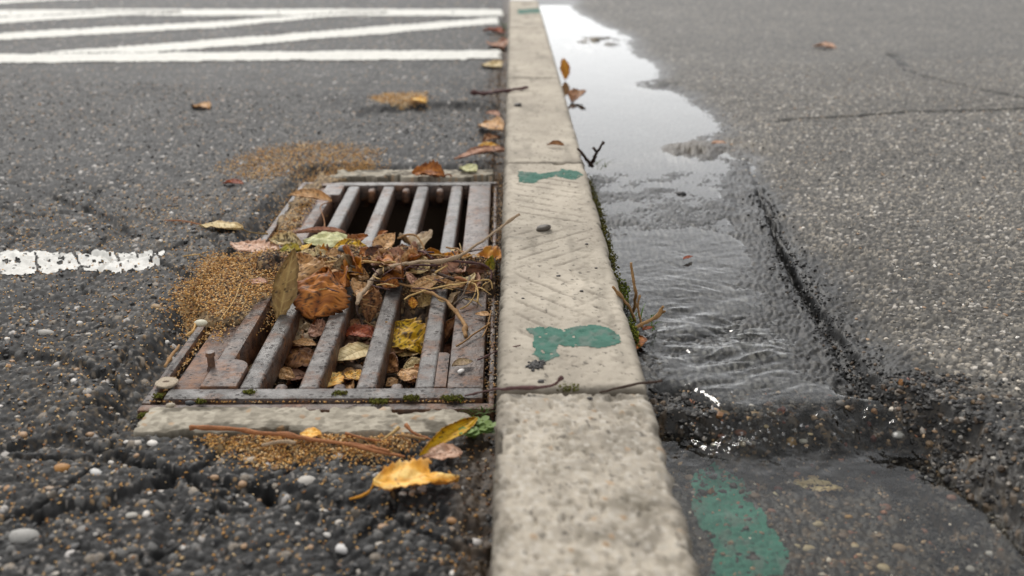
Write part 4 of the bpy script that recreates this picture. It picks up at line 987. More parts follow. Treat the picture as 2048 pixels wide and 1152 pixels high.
leaf((722, 566), (716, 600), .8, -18, .9, .05, 'tan', 'crumpled tan leaf over the second bar by the fork of the twig', .014, .006, crumple=.22)
leaf((826, 617), (824, 594), .8, 10, .5, .04, 'oryel', 'small orange leaf standing beside the fourth bar', -.004, 0, dY=.012)
leaf((838, 615), (872, 588), .65, 20, .5, .05, 'olive', 'dull olive leaf tucked under the curved thick twig', -.012, 0, dY=.03)
leaf((900, 612), (920, 582), .65, -20, 1.1, .05, 'grey', 'grey brown curled leaf near the right border of the grate', -.004, 0, dY=.02)
leaf((982, 631), (950, 628), .5, -15, .5, .04, 'tan', 'small tan leaf chip on the right border of the grate', .006, .006)
leaf((632, 652), (574, 684), .78, -20, .3, .04, 'grey', 'grey tan torn leaf under the gap between first and second bars', -.028, -.030, hole=.10, serr=.2)
leaf((570, 700), (634, 728), .85, -8, -.5, .06, 'brown', 'large brown wet leaf curled below the grey tan torn one', -.036, -.040, crumple=.16, spots=.18)
leaf((633, 690), (585, 684), .35, 25, .5, .05, 'tan', 'narrow tan leaf edge between the grey and the brown leaf', -.024, -.026)
leaf((742, 692), (672, 722), .62, -15, .2, .03, 'cream', 'pale cream oval leaf with fine dark ribs below the bars', -.026, -.028, serr=.06, spots=.03, crumple=.05)
leaf((690, 668), (756, 672), .6, -15, .6, .07, 'red', 'rusty red crumpled leaf under the third gap', -.026, -.020, crumple=.24)
leaf((706, 662), (748, 676), .6, 20, .8, .07, 'red', 'pinkish red curled leaf on top of the rusty red one', -.014, -.016, crumple=.2)
leaf((644, 776), (682, 748), .62, -12, .4, .04, 'gold', 'small yellow leaf by the front rail left of the dark lug', -.026, -.030, spots=.2)
leaf((724, 760), (690, 748), .75, -12, .6, .05, 'gold', 'crinkled yellow leaf chip behind the front rail', -.030, -.030, spots=.3)
leaf((536, 668), (532, 628), .5, 12, .6, .05, 'olive', 'olive leaf in shade left of the first bar', -.040, 0, dY=.03)
leaf((788, 648), (846, 708), .95, 12, .25, .06, 'yellow', 'big lemon yellow leaf with black spots below the fourth gap', -.012, -.038, serr=.22, teeth=8, spots=.30, stalk=[(782, 646, -.004), (772, 644, .0)])
leaf((790, 696), (818, 716), .75, 0, .3, .03, 'yolive', 'dull yellow leaf under the big lemon yellow one', -.045, -.048, spots=.3)
leaf((884, 694), (922, 628), .50, 10, 2.0, .05, 'brown', 'rolled brown leaf standing beside the last gap of the grate', -.036, 0, dY=.03, crumple=.14)
leaf((876, 720), (910, 694), .8, -10, .8, .05, 'dark', 'dark brown leaf at the foot of the rolled leaf', -.040, -.034)
leaf((803, 740), (842, 768), .7, -5, .3, .04, 'tan', 'tan orange ribbed leaf by the front rail under the fourth bar', -.030, -.034, serr=.1, spots=.06)
leaf((874, 770), (896, 718), .62, 10, .4, .03, 'brown', 'olive brown leaf leaning in the last gap at the front', -.038, 0, dY=.04, spots=.12)
leaf((945, 722), (904, 732), .55, -10, .5, .04, 'grey', 'greyish leaf flake on the front right corner of the grate', .006, .006)
leaf((776, 746), (788, 702), .45, 0, .7, .05, 'ppink', 'pinkish brown shrivelled leaf left of the big lemon yellow one', -.045, 0, dY=.02, crumple=.22)
leaf((854, 724), (806, 738), .6, -20, .4, .04, 'cream', 'small buff leaf tip below the big lemon yellow leaf', -.040, -.038)
leaf((640, 560), (676, 528), .8, 20, .4, .05, 'tan', 'tan leaf tipped up behind the big orange brown leaf', .020, 0, dY=.03, crumple=.2)
leaf((672, 548), (712, 532), .75, 35, .5, .05, 'brown', 'mid brown leaf lying over the second bar behind the twig fork', .022, .024)
leaf((700, 545), (738, 556), .7, 40, .4, .05, 'tan', 'tan leaf half under the thick end of the forked twig', .018, .016, crumple=.22)
leaf((760, 560), (800, 572), .7, 45, .5, .05, 'orange', 'orange brown leaf draped over the third bar', .014, .008, crumple=.22)
leaf((860, 540), (824, 522), .7, 45, .4, .05, 'cream', 'cream leaf showing beneath the middle of the long twig', .020, .022)
leaf((930, 560), (890, 574), .65, 40, .5, .05, 'tan', 'tan leaf between the fourth bar and the hooked stem', .014, .012)
leaf((960, 566), (926, 588), .6, 40, .6, .05, 'brown', 'brown leaf hanging over the right border under the hooked stem', .014, .006)
leaf((820, 512), (784, 522), .7, 45, .4, .05, 'pink', 'pinkish tan leaf beside the broken end of the forked twig', .022, .020)
leaf((688, 506), (650, 512), .6, 40, .4, .04, 'tan', 'tan leaf just below the bright yellow leaf', .020, .020)
leaf((600, 636), (584, 660), .7, 30, .4, .05, 'tan', 'tan leaf in the gap beside the first bar below the olive one', -.02, -.03)
leaf((650, 668), (622, 650), .8, 40, .5, .05, 'ppink', 'pinkish brown leaf under the second bar', -.024, -.022, crumple=.2)
leaf((660, 730), (636, 702), .7, 35, .5, .05, 'tan', 'tan leaf against the second bar near the cream oval leaf', -.03, -.026)
leaf((770, 720), (796, 744), .75, 40, .4, .05, 'brown', 'brown leaf against the third bar below the lemon yellow leaf', -.03, -.032)
leaf((720, 640), (700, 660), .75, 30, .4, .05, 'brown', 'brown leaf in shade between the second and third bars', -.02, -.028)
leaf((520, 720), (500, 748), .7, 30, .4, .05, 'grey', 'grey tan leaf by the first gap near the corner ear', -.03, -.034)
leaf((556, 742), (590, 756), .6, 35, .4, .05, 'tan', 'tan leaf scrap by the left dark lug', -.03, -.032)
leaf((846, 756), (830, 730), .7, 35, .4, .05, 'orange', 'orange brown leaf by the fourth bar near the front rail', -.032, -.028)
# outside the grate
leaf((487, 458), (398, 452), .50, 0, .30, .03, 'cream', 'cream leaf with a long thin stalk on the asphalt left of the grate', .008, .008, stalk=[(500, 464, .006), (535, 468, .006)], spots=.04)
leaf((664, 402), (578, 390), .36, 20, .9, .05, 'tan', 'curled tan leaf over the far left corner of the grate', .010, .014, stalk=[(642, 412, .010), (648, 440, .006), (650, 465, .004)])
leaf((692, 466), (588, 466), .22, -10, 1.6, .03, 'ppink', 'rolled pink brown leaf behind the pile at the left border', .012, .010)
leaf((890, 352), (824, 346), .75, -20, .9, .08, 'orange', 'dark orange crinkled leaf on the strip behind the grate', .008, .012, serr=.25, teeth=9, stalk=.8)
leaf((953, 344), (920, 336), .75, -10, .6, .05, 'pgreen', 'pale yellow green leaf between the grate and the kerb at the back', .008, .008)
leaf((1022, 300), (908, 318), .30, -10, .7, .05, 'ppink', 'long reddish tan leaf leaning on the kerb beyond the grate', .020, .010, serr=.2)
leaf((1000, 292), (953, 300), .62, -10, .4, .04, 'gold', 'yellow leaf at the kerb foot above the long reddish one', .012, .010)
leaf((1004, 262), (962, 250), .6, -15, .7, .06, 'tan', 'tan crumpled leaf at the kerb foot, higher of two', .016, .012)
leaf((1000, 276), (965, 284), .6, -10, .7, .06, 'brown', 'brown crumpled leaf at the kerb foot, just above the yellow one', .010, .010)
leaf((420, 216), (386, 212), .8, -5, .5, .04, 'tan', 'lone tan leaf far out on the left asphalt', .008, .008)
leaf((487, 368), (445, 366), .5, -5, .5, .04, 'red', 'reddish tan leaf on the asphalt beyond the cream one', .008, .008)
leaf((1000, 136), (966, 130), .8, -5, .4, .04, 'cream', 'pale leaf just below the white line by the kerb', .008, .008)
leaf((1672, 96), (1626, 92), .62, -5, .5, .04, 'pink', 'lone tan leaf far out on the right pavement', .030, .030)
leaf((1128, 290), (1094, 290), .45, -25, 1.0, .08, 'brown', 'curled brown leaf on the kerb top beyond the joint', KZ + .006, KZ + .004)
leaf((1130, 160), (1126, 116), .45, 10, .8, .05, 'oryel', 'orange leaf standing against the far gutter side of the kerb', .014, 0, dY=.05)
leaf((1146, 204), (1162, 182), .65, 0, .8, .05, 'brown', 'dark brown leaf in the puddle against the kerb', .014, .03)
leaf((1452, 286), (1422, 286), .55, -5, .4, .03, 'pink', 'small pink leaf at the near right shore of the puddle', .022, .022)
leaf((746, 966), (918, 958), .62, 0, .45, .03, 'gold', 'big golden yellow leaf with ragged edge on the near asphalt', .012, .012, serr=.2, teeth=12, bite=(.78, -.75, .22), stalk=[(735, 985, .006), (700, 1000, .004)], spots=.05, seed=905)
leaf((955, 836), (838, 912), .22, -30, 1.0, .04, 'yellow', 'narrow folded yellow leaf pointing at the clover', .016, .012, spots=.12)
leaf((925, 905), (845, 915), .62, -10, .4, .04, 'pink', 'pale tan leaf behind the big golden yellow one', .010, .010, spots=.05)
leaf((643, 868), (600, 868), .85, 0, .2, .03, 'gold', 'small round orange yellow leaf under the concrete strip', .010, .010, serr=0, spots=.02)
leaf((1690, 975), (1586, 968), .60, 0, .25, .02, 'cream', 'cream and orange leaf sunk in the pool', -.052, -.052, hole=.10, serr=.3, teeth=7)
leaf((1732, 912), (1656, 908), .5, 0, .2, .02, 'pink', 'blurred pink leaf sunk at the foot of the water step', -.050, -.050)
leaf((852, 206), (822, 198), .7, -10, .5, .04, 'gold', 'small yellow leaf in the far pothole', .0, .006)
leaf((1008, 66), (966, 62), .5, -10, .6, .05, 'red', 'rust brown leaf by the kerb between the far white stripes', .010, .010)
leaf((1006, 96), (988, 88), .7, -10, .6, .05, 'ppink', 'pinkish leaf beside the kerb above the lower white stripe', .010, .010)
leaf((1000, 232), (972, 226), .5, -10, .6, .05, 'ppink', 'pinkish brown leaf in the dirt beyond the tan crumpled ones', .008, .008)
leaf((1285, 660), (1308, 654), .45, -5, .4, .03, 'red', 'reddish leaf scrap in the water by the weed', .010, .010)
leaf((1366, 518), (1386, 512), .35, -5, .4, .03, 'red', 'thin reddish leaf sliver in the wet film', .013, .013)
leaf((1278, 672), (1270, 700), .5, -5, .4, .03, 'orange', 'orange leaf scrap against the kerb below the weed', .010, .010)
# shreds of leaf packed in the pile and below the bars
r0 = random.Random(5)
CN = {'oryel': 'orange yellow', 'gold': 'golden', 'brown': 'mid brown', 'dark': 'dark brown', 'tan': 'tan', 'ppink': 'pinkish brown', 'orange': 'orange brown', 'cream': 'cream', 'grey': 'grey tan', 'olive': 'olive'}
for i in range(84):
    px, py = r0.uniform(600, 955), r0.uniform(500, 580); a = r0.uniform(0, 6.28); l = r0.uniform(24, 58)
    q = P(px, py, .01); z = float(zm(np.array([q[0]]), np.array([q[1]]))[0]) + .004
    pk = r0.choice(['brown', 'dark', 'tan', 'ppink', 'orange', 'cream', 'grey', 'tan', 'oryel', 'tan', 'cream', 'gold'])
    leaf((px, py), (px + l * math.cos(a), py + l * .5 * math.sin(a)), r0.uniform(.5, .9), r0.uniform(5, 62), r0.uniform(.3, 1.1), .06, pk, 'crumpled %s leaf shred in the pile across the grate' % CN[pk], z, z + r0.uniform(-.004, .012), group='leaf shreds in the pile on the grate', n=(22, 11), crumple=.3)
for i in range(110):
    px, py = r0.uniform(500, 900), r0.uniform(615, 772); a = r0.uniform(0, 6.28); l = r0.uniform(22, 56)
    q = P(px, py, -.045); z = float(zp(np.array([q[0]]), np.array([q[1]]))[0]) + .008
    if q[1] > 1.25 or q[1] < .99: continue
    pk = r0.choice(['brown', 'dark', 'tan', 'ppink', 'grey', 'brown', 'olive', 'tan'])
    leaf((px, py), (px + l * math.cos(a), py + l * .6 * math.sin(a)), r0.uniform(.5, .9), r0.uniform(0, 45), r0.uniform(.3, 1.0), .06, pk, '%s leaf shred lying in the pit under the near bars' % CN[pk], z, z + r0.uniform(-.004, .01), group='leaf shreds in the pit under the bars', n=(18, 9), crumple=.2)

# ------------------------------------------------------------------ twigs
BK = {'tan': ('b08a5c', '7a5a38'), 'grey': ('7a6a5a', '4a3c32'), 'red': ('b0764a', '7a4c30'), 'dark': ('4a3428', '2c2019'), 'straw': ('d2b27a', 'a8854e'), 'pale': ('b8a286', '86705a'), 'purple': ('6a4a48', '42302e')}
def pxsize(w, p): return w * np.linalg.norm(p - np.array([0, 0, CAMZ])) / FPX / 2
def twig(paths, kind, label, name='twig', cat='twig', group=None, sides=7, parent=None):
    Vs, Fs, Cs, k = [], [], [], 0
    c1, c2 = (rgb(h) * .9 for h in BK[kind])
    for pts, wd in paths:
        P3 = [P(a, b, zg(a, b, z)) for a, b, z in pts]
        if all(-.40 < p[0] < .03 and 1.24 < p[1] < 1.56 and p[2] > .003 for p in P3): P3 = [P(a, b, z + .012) for a, b, z in pts]     # rests on top of the leaves
        wd = wd if isinstance(wd, (list, tuple)) else [wd, wd]
        v, f, c = tube(P3, [pxsize(w, P3[0]) * .58 for w in wd], sides, random.randint(0, 900), c1, c2)
        Vs.append(v); Fs.append(f + k); Cs.append(c); k += len(v)
    return link(name, mesh(name, np.vstack(Vs), np.vstack(Fs), np.vstack(Cs)), M_wood, parent, label=label, cat=cat, group=group)
twig([([(712, 606, .014), (730, 580, .018), (758, 545, .022), (795, 526, .026), (845, 500, .030)], [14, 15, 15, 13, 10]),
      ([(778, 535, .025), (830, 524, .028), (895, 520, .030), (940, 498, .038), (1000, 456, .058), (1040, 427, .078)], [12, 11, 12, 9, 7, 9])], 'pale', 'thick forked twig across the pile with its tip pointing over the kerb')
twig([([(890, 521, .026), (930, 524, .024), (962, 529, .020), (980, 540, .012), (984, 558, .004)], [9, 6, 5, 8])], 'purple', 'thin purple brown twig bending down at the kerb')
twig([([(808, 600, .010), (825, 590, .014), (870, 577, .018), (932, 565, .020), (975, 560, .018), (984, 570, .012), (985, 578, .008)], [6, 6, 5])], 'straw', 'long straw coloured stem arching across the near side of the pile')
twig([([(788, 564, .010), (845, 581, .014), (890, 602, .014), (915, 628, .010), (930, 655, .006), (931, 674, .003)], [7, 9, 12, 13, 12])], 'tan', 'thick curved tan twig dropping onto the right border')
twig([([(938, 565, .020), (952, 570, .020), (957, 585, .014), (956, 603, .006)], [6, 6, 7])], 'straw', 'hooked straw coloured stem by the right border')
twig([([(940, 553, .016), (935, 570, .020), (925, 590, .012), (908, 610, .004)], [6, 5, 4])], 'grey', 'grey thin twig crossing under the hooked stem')
twig([([(953, 574, .016), (947, 595, .010), (935, 610, .006), (920, 618, .004)], [4, 4, 5])], 'straw', 'pale bent grass stem on the right border')
twig([([(795, 477, .022), (815, 470, .030), (832, 472, .030), (844, 484, .024), (848, 500, .016)], [7, 6, 6])], 'tan', 'arched tan twig standing over the far gap of the grate')
twig([([(812, 474, .026), (824, 490, .018), (825, 506, .012)], [5, 5])], 'tan', 'short twig hanging from the arched one')
twig([([(650, 526, .018), (700, 522, .020), (760, 524, .022), (800, 527, .024)], [8, 8, 9])], 'straw', 'straight yellowish twig joining the forked twig from the left')
twig([([(678, 510, .018), (695, 528, .020), (712, 534, .020)], [7, 9, 7])], 'grey', 'short grey stub twig next to the slate grey stone')
twig([([(796, 507, .016), (830, 503, .020), (868, 505, .022)], [6, 7, 6])], 'purple', 'purplish twig on the far side of the forked twig')
twig([([(846, 504, .022), (865, 516, .020)], [9, 8])], 'purple', 'short pinkish twig broken off at the fork')
twig([([(864, 543, .018), (890, 551, .018), (911, 559, .016)], [10, 12, 12])], 'dark', 'stubby dark grey twig in the pile')
twig([([(910, 556, .020), (922, 558, .020), (935, 563, .018)], [9, 12, 6])], 'red', 'short orange red twig end at the tip of the stubby dark one')
twig([([(805, 540, .018), (825, 530, .022), (868, 531, .022), (880, 530, .02)], [6, 7, 6])], 'purple', 'dark curved twig under the forked one')
twig([([(872, 546, .020), (893, 530, .024)], [8, 6])], 'straw', 'short cut straw piece above the stubby dark twig')
twig([([(905, 503, .028), (920, 525, .024), (918, 538, .022)], [4, 5, 4])], 'dark', 'thin dark twig crossing over the long twig near the kerb')
twig([([(893, 494, .030), (912, 498, .028), (924, 505, .026)], [7, 6, 4])], 'tan', 'little tan twig above the orange yellow leaf')
twig([([(714, 603, .004), (717, 625, -.006), (722, 642, -.016), (727, 655, -.02)], [9, 7, 5])], 'dark', 'dark twig hanging into the gap under the fork')
twig([([(727, 642, -.02), (757, 657, -.024)], [5, 4])], 'tan', 'thin tan stem slanting under the third gap')
twig([([(768, 648, -.024), (755, 660, -.03)], [4, 4])], 'straw', 'short straw bit left of the lemon yellow leaf')
twig([([(788, 672, -.02), (778, 715, -.03), (768, 742, -.035)], [5, 6, 6])], 'red', 'reddish stem leaning beside the third bar')
twig([([(670, 722, -.040), (700, 729, -.038), (733, 741, -.038)], [22, 21, 18])], 'grey', 'thick grey stick lying below the cream oval leaf')
twig([([(762, 746, -.040), (785, 750, -.038), (804, 753, -.038)], [13, 12, 9])], 'grey', 'grey stick stub under the third and fourth bars')
twig([([(913, 693, .004), (945, 670, .006), (980, 646, .010)], [6, 7, 6])], 'tan', 'straight tan stem across the right border to the kerb')
twig([([(965, 674, .006), (975, 652, .008), (983, 622, .014)], [5, 5, 4])], 'tan', 'thin tan stem leaning on the kerb side')
twig([([(330, 734, .006), (345, 712, .008), (358, 690, .008)], [9, 11, 8])], 'tan', 'short tan twig beside the left rim')
twig([([(380, 858, .012), (420, 855, .014), (500, 863, .012), (600, 876, .012), (700, 891, .012), (808, 913, .010)], [13, 17, 11, 13, 11, 9])], 'red', 'long brown twig lying in front of the concrete strip')
twig([([(700, 884, .012), (745, 895, .012), (780, 905, .012)], [5, 17, 8])], 'red', 'broad reddish bark strip on the end of the long brown twig')
twig([([(930, 792, .008), (975, 781, .045), (1010, 777, KZ + .004), (1065, 776, KZ + .006), (1105, 770, KZ + .010), (1124, 757, KZ + .022)], [5, 6, 8, 9, 8, 9])], 'purple', 'brown twig lying along the kerb joint')
twig([([(1200, 785, KZ + .004), (1245, 775, KZ + .007), (1290, 765, KZ + .010), (1324, 762, KZ + .010)], [6, 9, 9, 8])], 'dark', 'dark twig poking from the joint over the gutter edge')
twig([([(940, 186, .020), (975, 186, .025), (1005, 182, KZ + .002), (1056, 175, KZ + .006)], [13, 12, 9, 6])], 'purple', 'brown stick leaning on the far kerb block by the pothole')
twig([([(800, 870, .012), (826, 873, .012), (852, 880, .010)], [9, 10, 8])], 'tan', 'short brown twig left of the folded yellow leaf')
twig([([(769, 877, .010), (785, 865, .014), (796, 855, .016)], [7, 11, 13])], 'straw', 'stubby orange twig against the concrete strip')
twig([([(812, 852, .014), (830, 866, .012), (862, 880, .010)], [11, 9, 6])], 'red', 'small dark red twig crossing behind the folded yellow leaf')
twig([([(690, 866, .010), (730, 876, .010), (762, 882, .008)], [7, 8, 6])], 'red', 'thin reddish twig just above the long brown one')
twig([([(524, 890, .010), (560, 884, .011), (592, 885, .010)], [10, 13, 8])], 'pale', 'whitish wood splinter below the long brown twig')
twig([([(330, 441, .008), (365, 442, .010), (402, 449, .010)], [4, 4, 5])], 'red', 'thin red stem running to the cream leaf')
twig([([(365, 512, .008), (400, 509, .008)], [4, 4])], 'straw', 'straw bit on the asphalt left of the husk heap')
twig([([(440, 640, .014), (468, 600, .016), (484, 560, .014)], [3, 3])], 'straw', 'pale grass stem curving over the husk heap')
twig([([(1040, 690, KZ + .003), (1000, 700, .050), (955, 720, .010)], [4, 4, 5])], 'purple', 'thin twig running from the grate border onto the kerb')
# straws tangled in the pile
for i in range(46):
    px, py = r0.uniform(660, 970), r0.uniform(506, 610); a = r0.gauss(0, .7) + (3.14 if r0.random() < .5 else 0); l = r0.uniform(18, 60); z = r0.uniform(.012, .022) - (.02 if py > 585 else 0)
    mx_, my_ = px + l * .5 * math.cos(a) + r0.uniform(-5, 5), py + l * .25 * math.sin(a) + r0.uniform(-5, 3)
    ex_, ey_ = px + l * math.cos(a), py + l * .55 * math.sin(a)
    if ex_ > 985: ex_ = 985
    twig([([(px, py, z), (mx_, my_, z + .006), (ex_, ey_, z)], [3, 4, 3])], r0.choice(['straw', 'tan', 'dark', 'purple', 'straw', 'grey']), 'thin loose stem tangled in the pile across the grate', 'plant_stem', 'stem', 'thin stems tangled in the pile on the grate', 5)
for i in range(12):
    px, py = r0.uniform(540, 880), r0.uniform(640, 765); a = r0.uniform(0, 6.28); l = r0.uniform(20, 45); z = -.05
    twig([([(px, py, z), (px + l * .5 * math.cos(a), py + l * .3 * math.sin(a) - 3, z + .006), (px + l * math.cos(a), py + l * .6 * math.sin(a), z)], [4, 5, 3])], r0.choice(['tan', 'dark', 'grey', 'straw']), 'thin loose stem lying in the pit under the near bars', 'plant_stem', 'stem', 'thin stems in the pit under the bars', 5)
# slate grey stone on the pile, pale disc, seed pod
p = P(688, 497, .026); stone_obj('pebble', p, pxsize(26, p), np.array([.10, .105, .115]), .6, 2, label='slate grey stone on the pile beside the bright yellow leaf', cat='pebble')
p = P(922, 742, .004); stone_obj('pebble', p, pxsize(16, p), rgb('d8d4cf'), .6, 3, label='white chip on the front right corner of the grate', cat='pebble')
def disc():
    p = P(333, 764, .004); r = pxsize(44, p); bm = bmesh.new()
    bmesh.ops.create_cone(bm, cap_ends=True, segments=22, radius1=r * .95, radius2=r, depth=.003, matrix=Matrix.Translation((p[0], p[1], .003)))
    for v in bm.verts: v.co.x += .0008 * math.sin(v.co.y * 900); v.co.z += .0012 * math.sin(v.co.x * 300)
    o = bm_obj('wood_disc', bm, M_wood, None, .0012, 2, label='round pale wood slice at the near left corner of the rim', cat='wood slice'); flatcol(o.data, rgb('a89a86') * .9)
    bm = bmesh.new(); bmesh.ops.create_uvsphere(bm, u_segments=10, v_segments=6, radius=.0035, matrix=Matrix.Translation((p[0], p[1], .0042)) @ Matrix.Diagonal((1.5, .9, .30, 1)))
    o2 = bm_obj('core', bm, M_wood, o); flatcol(o2.data, rgb('5a4a3a'))
disc()
def pod():
    p = P(402, 652, .006); bm = bmesh.new(); r = pxsize(26, p)
    bmesh.ops.create_uvsphere(bm, u_segments=14, v_segments=8, radius=1, matrix=Matrix.Translation((p[0], p[1], .010)) @ Matrix.Diagonal((r, r * .8, r * .5, 1)))
    o = bm_obj('seed_pod', bm, M_stone, None, label='pale oval seed pod with a stalk left of the side plate', cat='seed pod'); flatcol(o.data, rgb('c3bda6') * .85)
    v, f, c = tube([p + np.array([-.006, 0, .005]), P(385, 662, .008), P(372, 672, .004)], [.0012, .001, .0012], 6, 3, rgb('d2a86a'), rgb('a8804a'))
    link('pod_stalk', mesh('pod_stalk', v, f, c), M_wood, o)
pod()

# ------------------------------------------------------------------ moss, weeds, clover
def moss(reg, n, zf, lo, hi, label, pal=('50541c', '3f4016', '646428', '4c4220')):
    q = rnd_in(reg, n, .002); z = zf(q[:, 0], q[:, 1]); s = rng.uniform(lo, hi, n)
    return scatter('moss', np.column_stack([q, z + s * .5]), s, (1.5, 3), pick([rgb(h) for h in pal], n), M_moss, label=label, flat=.8, tilt=.9)
hrz = lambda X, Y: hR(X, Y, False)
moss([(KR - .001, 1.20), (KR + .005, 1.20), (KR + .010, 1.40), (KR + .010, 1.60), (KR + .006, 1.75), (KR - .001, 1.75)], 3600, lambda X, Y: .012 + .038 * rng.uniform(0, 1, X.shape), .0010, .0022, 'dark green moss strip on the gutter side of the kerb', ('4a4a18', '3a3a14', '5f5a22', '40381c'))
moss([(KR - .002, 1.08), (KR + .016, 1.09), (KR + .016, 1.14), (KR - .002, 1.15)], 600, lambda X, Y: .006 + .02 * rng.uniform(0, 1, X.shape), .0012, .003, 'green moss clump around the weed in the gutter', ('56641e', '454e1a', '74762a', '3a4016'))
moss([(KR - .002, 1.20), (KR + .018, 1.21), (KR + .018, 1.25), (KR - .002, 1.26)], 500, lambda X, Y: .008 + .03 * rng.uniform(0, 1, X.shape), .0012, .0026, 'small moss tuft between the weed and the moss strip', ('56641e', '454e1a', '74762a', '3a4016'))
for x, y, w, lab in ((680, 790, 24, 'moss dab on the front rail slit by the second bar'), (757, 806, 34, 'widest moss patch on the near rim'), (823, 799, 26, 'moss patch on the near rim right of the widest one'), (402, 806, 14, 'tiny moss dab near the slate stone on the rim'), (318, 795, 18, 'moss at the near left corner of the rim'), (290, 835, 20, 'moss on the road by the corner of the concrete strip'), (500, 788, 20, 'thin moss dab on the front slit near the left corner'), (1135, 779, 46, 'moss in the kerb joint'), (905, 800, 40, 'moss on the near rim beside the clover'), (1012, 60, 16, 'far moss at the kerb foot by the white stripes')):
    z0 = KZ - .004 if x == 1135 else -.001
    p = P(x, y, z0); h = pxsize(w, p)
    a = np.linspace(0, 6.28, 14)[:-1]
    moss([(p[0] + h * math.cos(t), p[1] + h * .5 * math.sin(t) * (.6 + .8 * vn(np.array(t * 2.), np.array(float(x)))) ) for t in a], int(150 * w / 24), lambda X, Y: np.full(X.shape, z0) + .003 * rng.uniform(0, 1, X.shape), .001, .0022, lab)
def blade(p, d, L, w, col, parent, name='grass_blade'):
    n = 9; s = np.linspace(0, 1, n); up = np.array([0, 0, 1.]); d = unit(np.array(d, float))
    ctr = p + s[:, None] * L * (up * .8 + d * .3) + (s ** 2)[:, None] * L * (d * .6 - up * .25)
    sd = unit(np.cross(d, up)); ww = w * (1 - s) ** .7
    V = np.concatenate([ctr - sd * ww[:, None], ctr + up * 0 + d * .0006, ctr + sd * ww[:, None]]); F = []
    for i in range(n - 1): F += [(i, i + 1, n + i + 1, n + i), (n + i, n + i + 1, 2 * n + i + 1, 2 * n + i)]
    return link(name, mesh(name, V, np.array(F), np.tile(col, (len(V), 1))), M_leaf, parent)
def clover(px, py, label, n, spread, hgt, seed, cat='plant'):
    r_ = random.Random(seed); b = P(px, py, 0); root = link('clover', None, label=label, cat=cat); root.location = b
    for i in range(n):
        a = r_.uniform(0, 6.28); e = np.array([math.cos(a) * spread * r_.uniform(.2, 1), math.sin(a) * spread * r_.uniform(.2, 1), hgt * r_.uniform(.5, 1)])
        v, f, c = tube([np.zeros(3), e * .5 + np.array([0, 0, hgt * .2]), e], [.0007, .0006, .0005], 5, i, rgb('7a8a3a'), rgb('5a6a2a'))
        st_ = link('stem', mesh('stem', v, f, c), M_wood, root)
        g = mix(rgb('64862f'), rgb('8fa85e'), r_.random()) * .8
        for k in range(3):
            t = a + k * 2.09; cc_ = e + np.array([math.cos(t), math.sin(t), .15]) * .0045
            ang = np.linspace(0, 6.28, 11)[:-1]
            ring = np.array([cc_ + .0048 * (math.cos(u) * np.array([math.cos(t), math.sin(t), .25]) * (1 - .18 * (abs(u - 0) < .1)) + .9 * math.sin(u) * np.array([-math.sin(t), math.cos(t), 0])) for u in ang])
            V = np.vstack([cc_ - np.array([0, 0, .0006]), ring]); F = np.array([(0, 1 + q, 1 + (q + 1) % 10) for q in range(10)])
            o = link('leaflet', mesh('leaflet', V, F, np.tile(g, (11, 1))), M_leaf, st_)
    return root
clover(948, 876, 'small green clover at the kerb foot beside the concrete strip', 11, .020, .016, 3)
g = link('grass_tuft', None, label='grass tuft at the kerb foot behind the clover', cat='grass tuft')
for i in range(16):
    p = P(960 + random.uniform(-22, 20), 828 + random.uniform(-10, 10), 0); blade(p, (random.uniform(-1, 1), random.uniform(-1, .3), 0), random.uniform(.012, .028), .0010, rgb('5f7a3a') * random.uniform(.6, 1), g)
w = link('weed', None, label='weed with dry stalks growing from the gutter side of the kerb', cat='weed')
GZ = .012
for pts, wd in (([(1268, 622, GZ), (1271, 585, .05), (1262, 526, .09)], [7, 6, 5]), ([(1268, 640, GZ), (1252, 605, .045), (1226, 574, .075)], [6, 6, 5]), ([(1262, 662, GZ + .004), (1292, 645, .025), (1318, 628, .035), (1328, 614, .045)], [6, 7, 5]),
                ([(1285, 655, GZ), (1276, 622, .03), (1280, 590, .05)], [5, 5, 4]), ([(1318, 628, .035), (1330, 622, .04)], [5, 4])):
    c1, c2 = (rgb(h) * .9 for h in BK['tan']); P3 = [P(a, b, z) for a, b, z in pts]
    v, f, c = tube(P3, [pxsize(x, P3[0]) for x in wd], 6, random.randint(0, 99), c1, c2); link('stalk', mesh('stalk', v, f, c), M_wood, w)
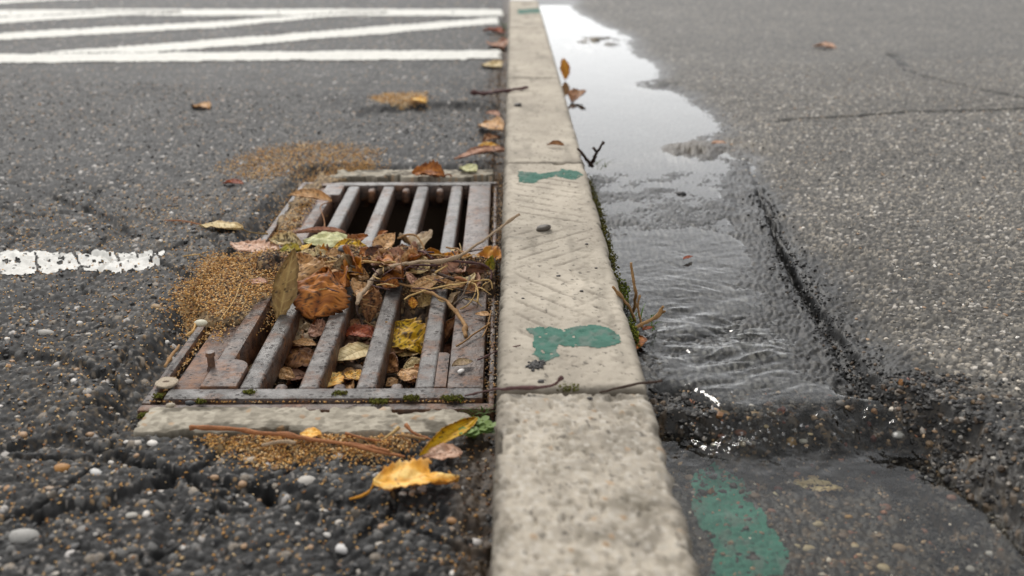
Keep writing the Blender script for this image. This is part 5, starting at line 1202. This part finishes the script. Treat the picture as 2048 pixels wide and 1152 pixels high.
for i in range(22):
    p = P(1270 + random.uniform(-18, 40), 650 + random.uniform(-22, 12), GZ); blade(p, (random.uniform(-.3, 1), random.uniform(-1, .5), 0), random.uniform(.010, .026), .0010, rgb('5a7a2c') * random.uniform(.6, 1.1), w, 'blade')
w2 = link('weed', None, label='bare forked weed stalk at the near end of the puddle', cat='weed')
for pts, wd in (([(1182, 330, .03), (1172, 318, .06), (1155, 298, .085)], [6, 6, 4]), ([(1180, 332, .03), (1192, 310, .06), (1206, 286, .10)], [6, 6, 4]), ([(1194, 304, .07), (1186, 296, .085)], [5, 4])):
    c1, c2 = (rgb(h) * .9 for h in BK['dark']); P3 = [P(a, b, z) for a, b, z in pts]
    v, f, c = tube(P3, [pxsize(x, P3[0]) for x in wd], 6, random.randint(0, 99), c1, c2); link('stalk', mesh('stalk', v, f, c), M_wood, w2)
for i in range(14):
    p = P(1200 + random.uniform(-14, 20), 334 + random.uniform(-6, 6), GZ + .01); blade(p, (random.uniform(-.3, 1), random.uniform(-1, .5), 0), random.uniform(.01, .03), .0012, rgb('55602c') * random.uniform(.6, 1.1), w2, 'blade')
g3 = link('grass_tuft', None, label='far grass tuft at the kerb foot by the white stripes', cat='grass tuft')
for i in range(20):
    p = P(1010 + random.uniform(-8, 4), random.uniform(38, 100), 0); blade(p, (random.uniform(-1, .2), random.uniform(-1, .3), 0), random.uniform(.03, .07), .003, rgb('55702c') * random.uniform(.6, 1), g3)

# ------------------------------------------------------------------ splash below the step
def splash():
    n = 230; ctr = P(1505, 862, -.02); q = rng.normal(0, 1, (n, 2)) * np.array([.035, .018]) + ctr[:2]
    z = -.020 + np.abs(rng.normal(0, .010, n)); s = rng.uniform(.0007, .0024, n)
    m = bpy.data.materials.new('droplet'); m.use_nodes = True; b = m.node_tree.nodes['Principled BSDF']
    b.inputs['Roughness'].default_value = .03; b.inputs['IOR'].default_value = 1.33; b.inputs['Transmission Weight'].default_value = .9; b.inputs['Base Color'].default_value = (.95, .95, .95, 1)
    scatter('splash', np.column_stack([q, z]), s, (1, 1.6), np.ones((n, 3)), m, None, 'spray of water drops where the stream falls into the pool', IV1, IF1, 1.0, .5)
splash()
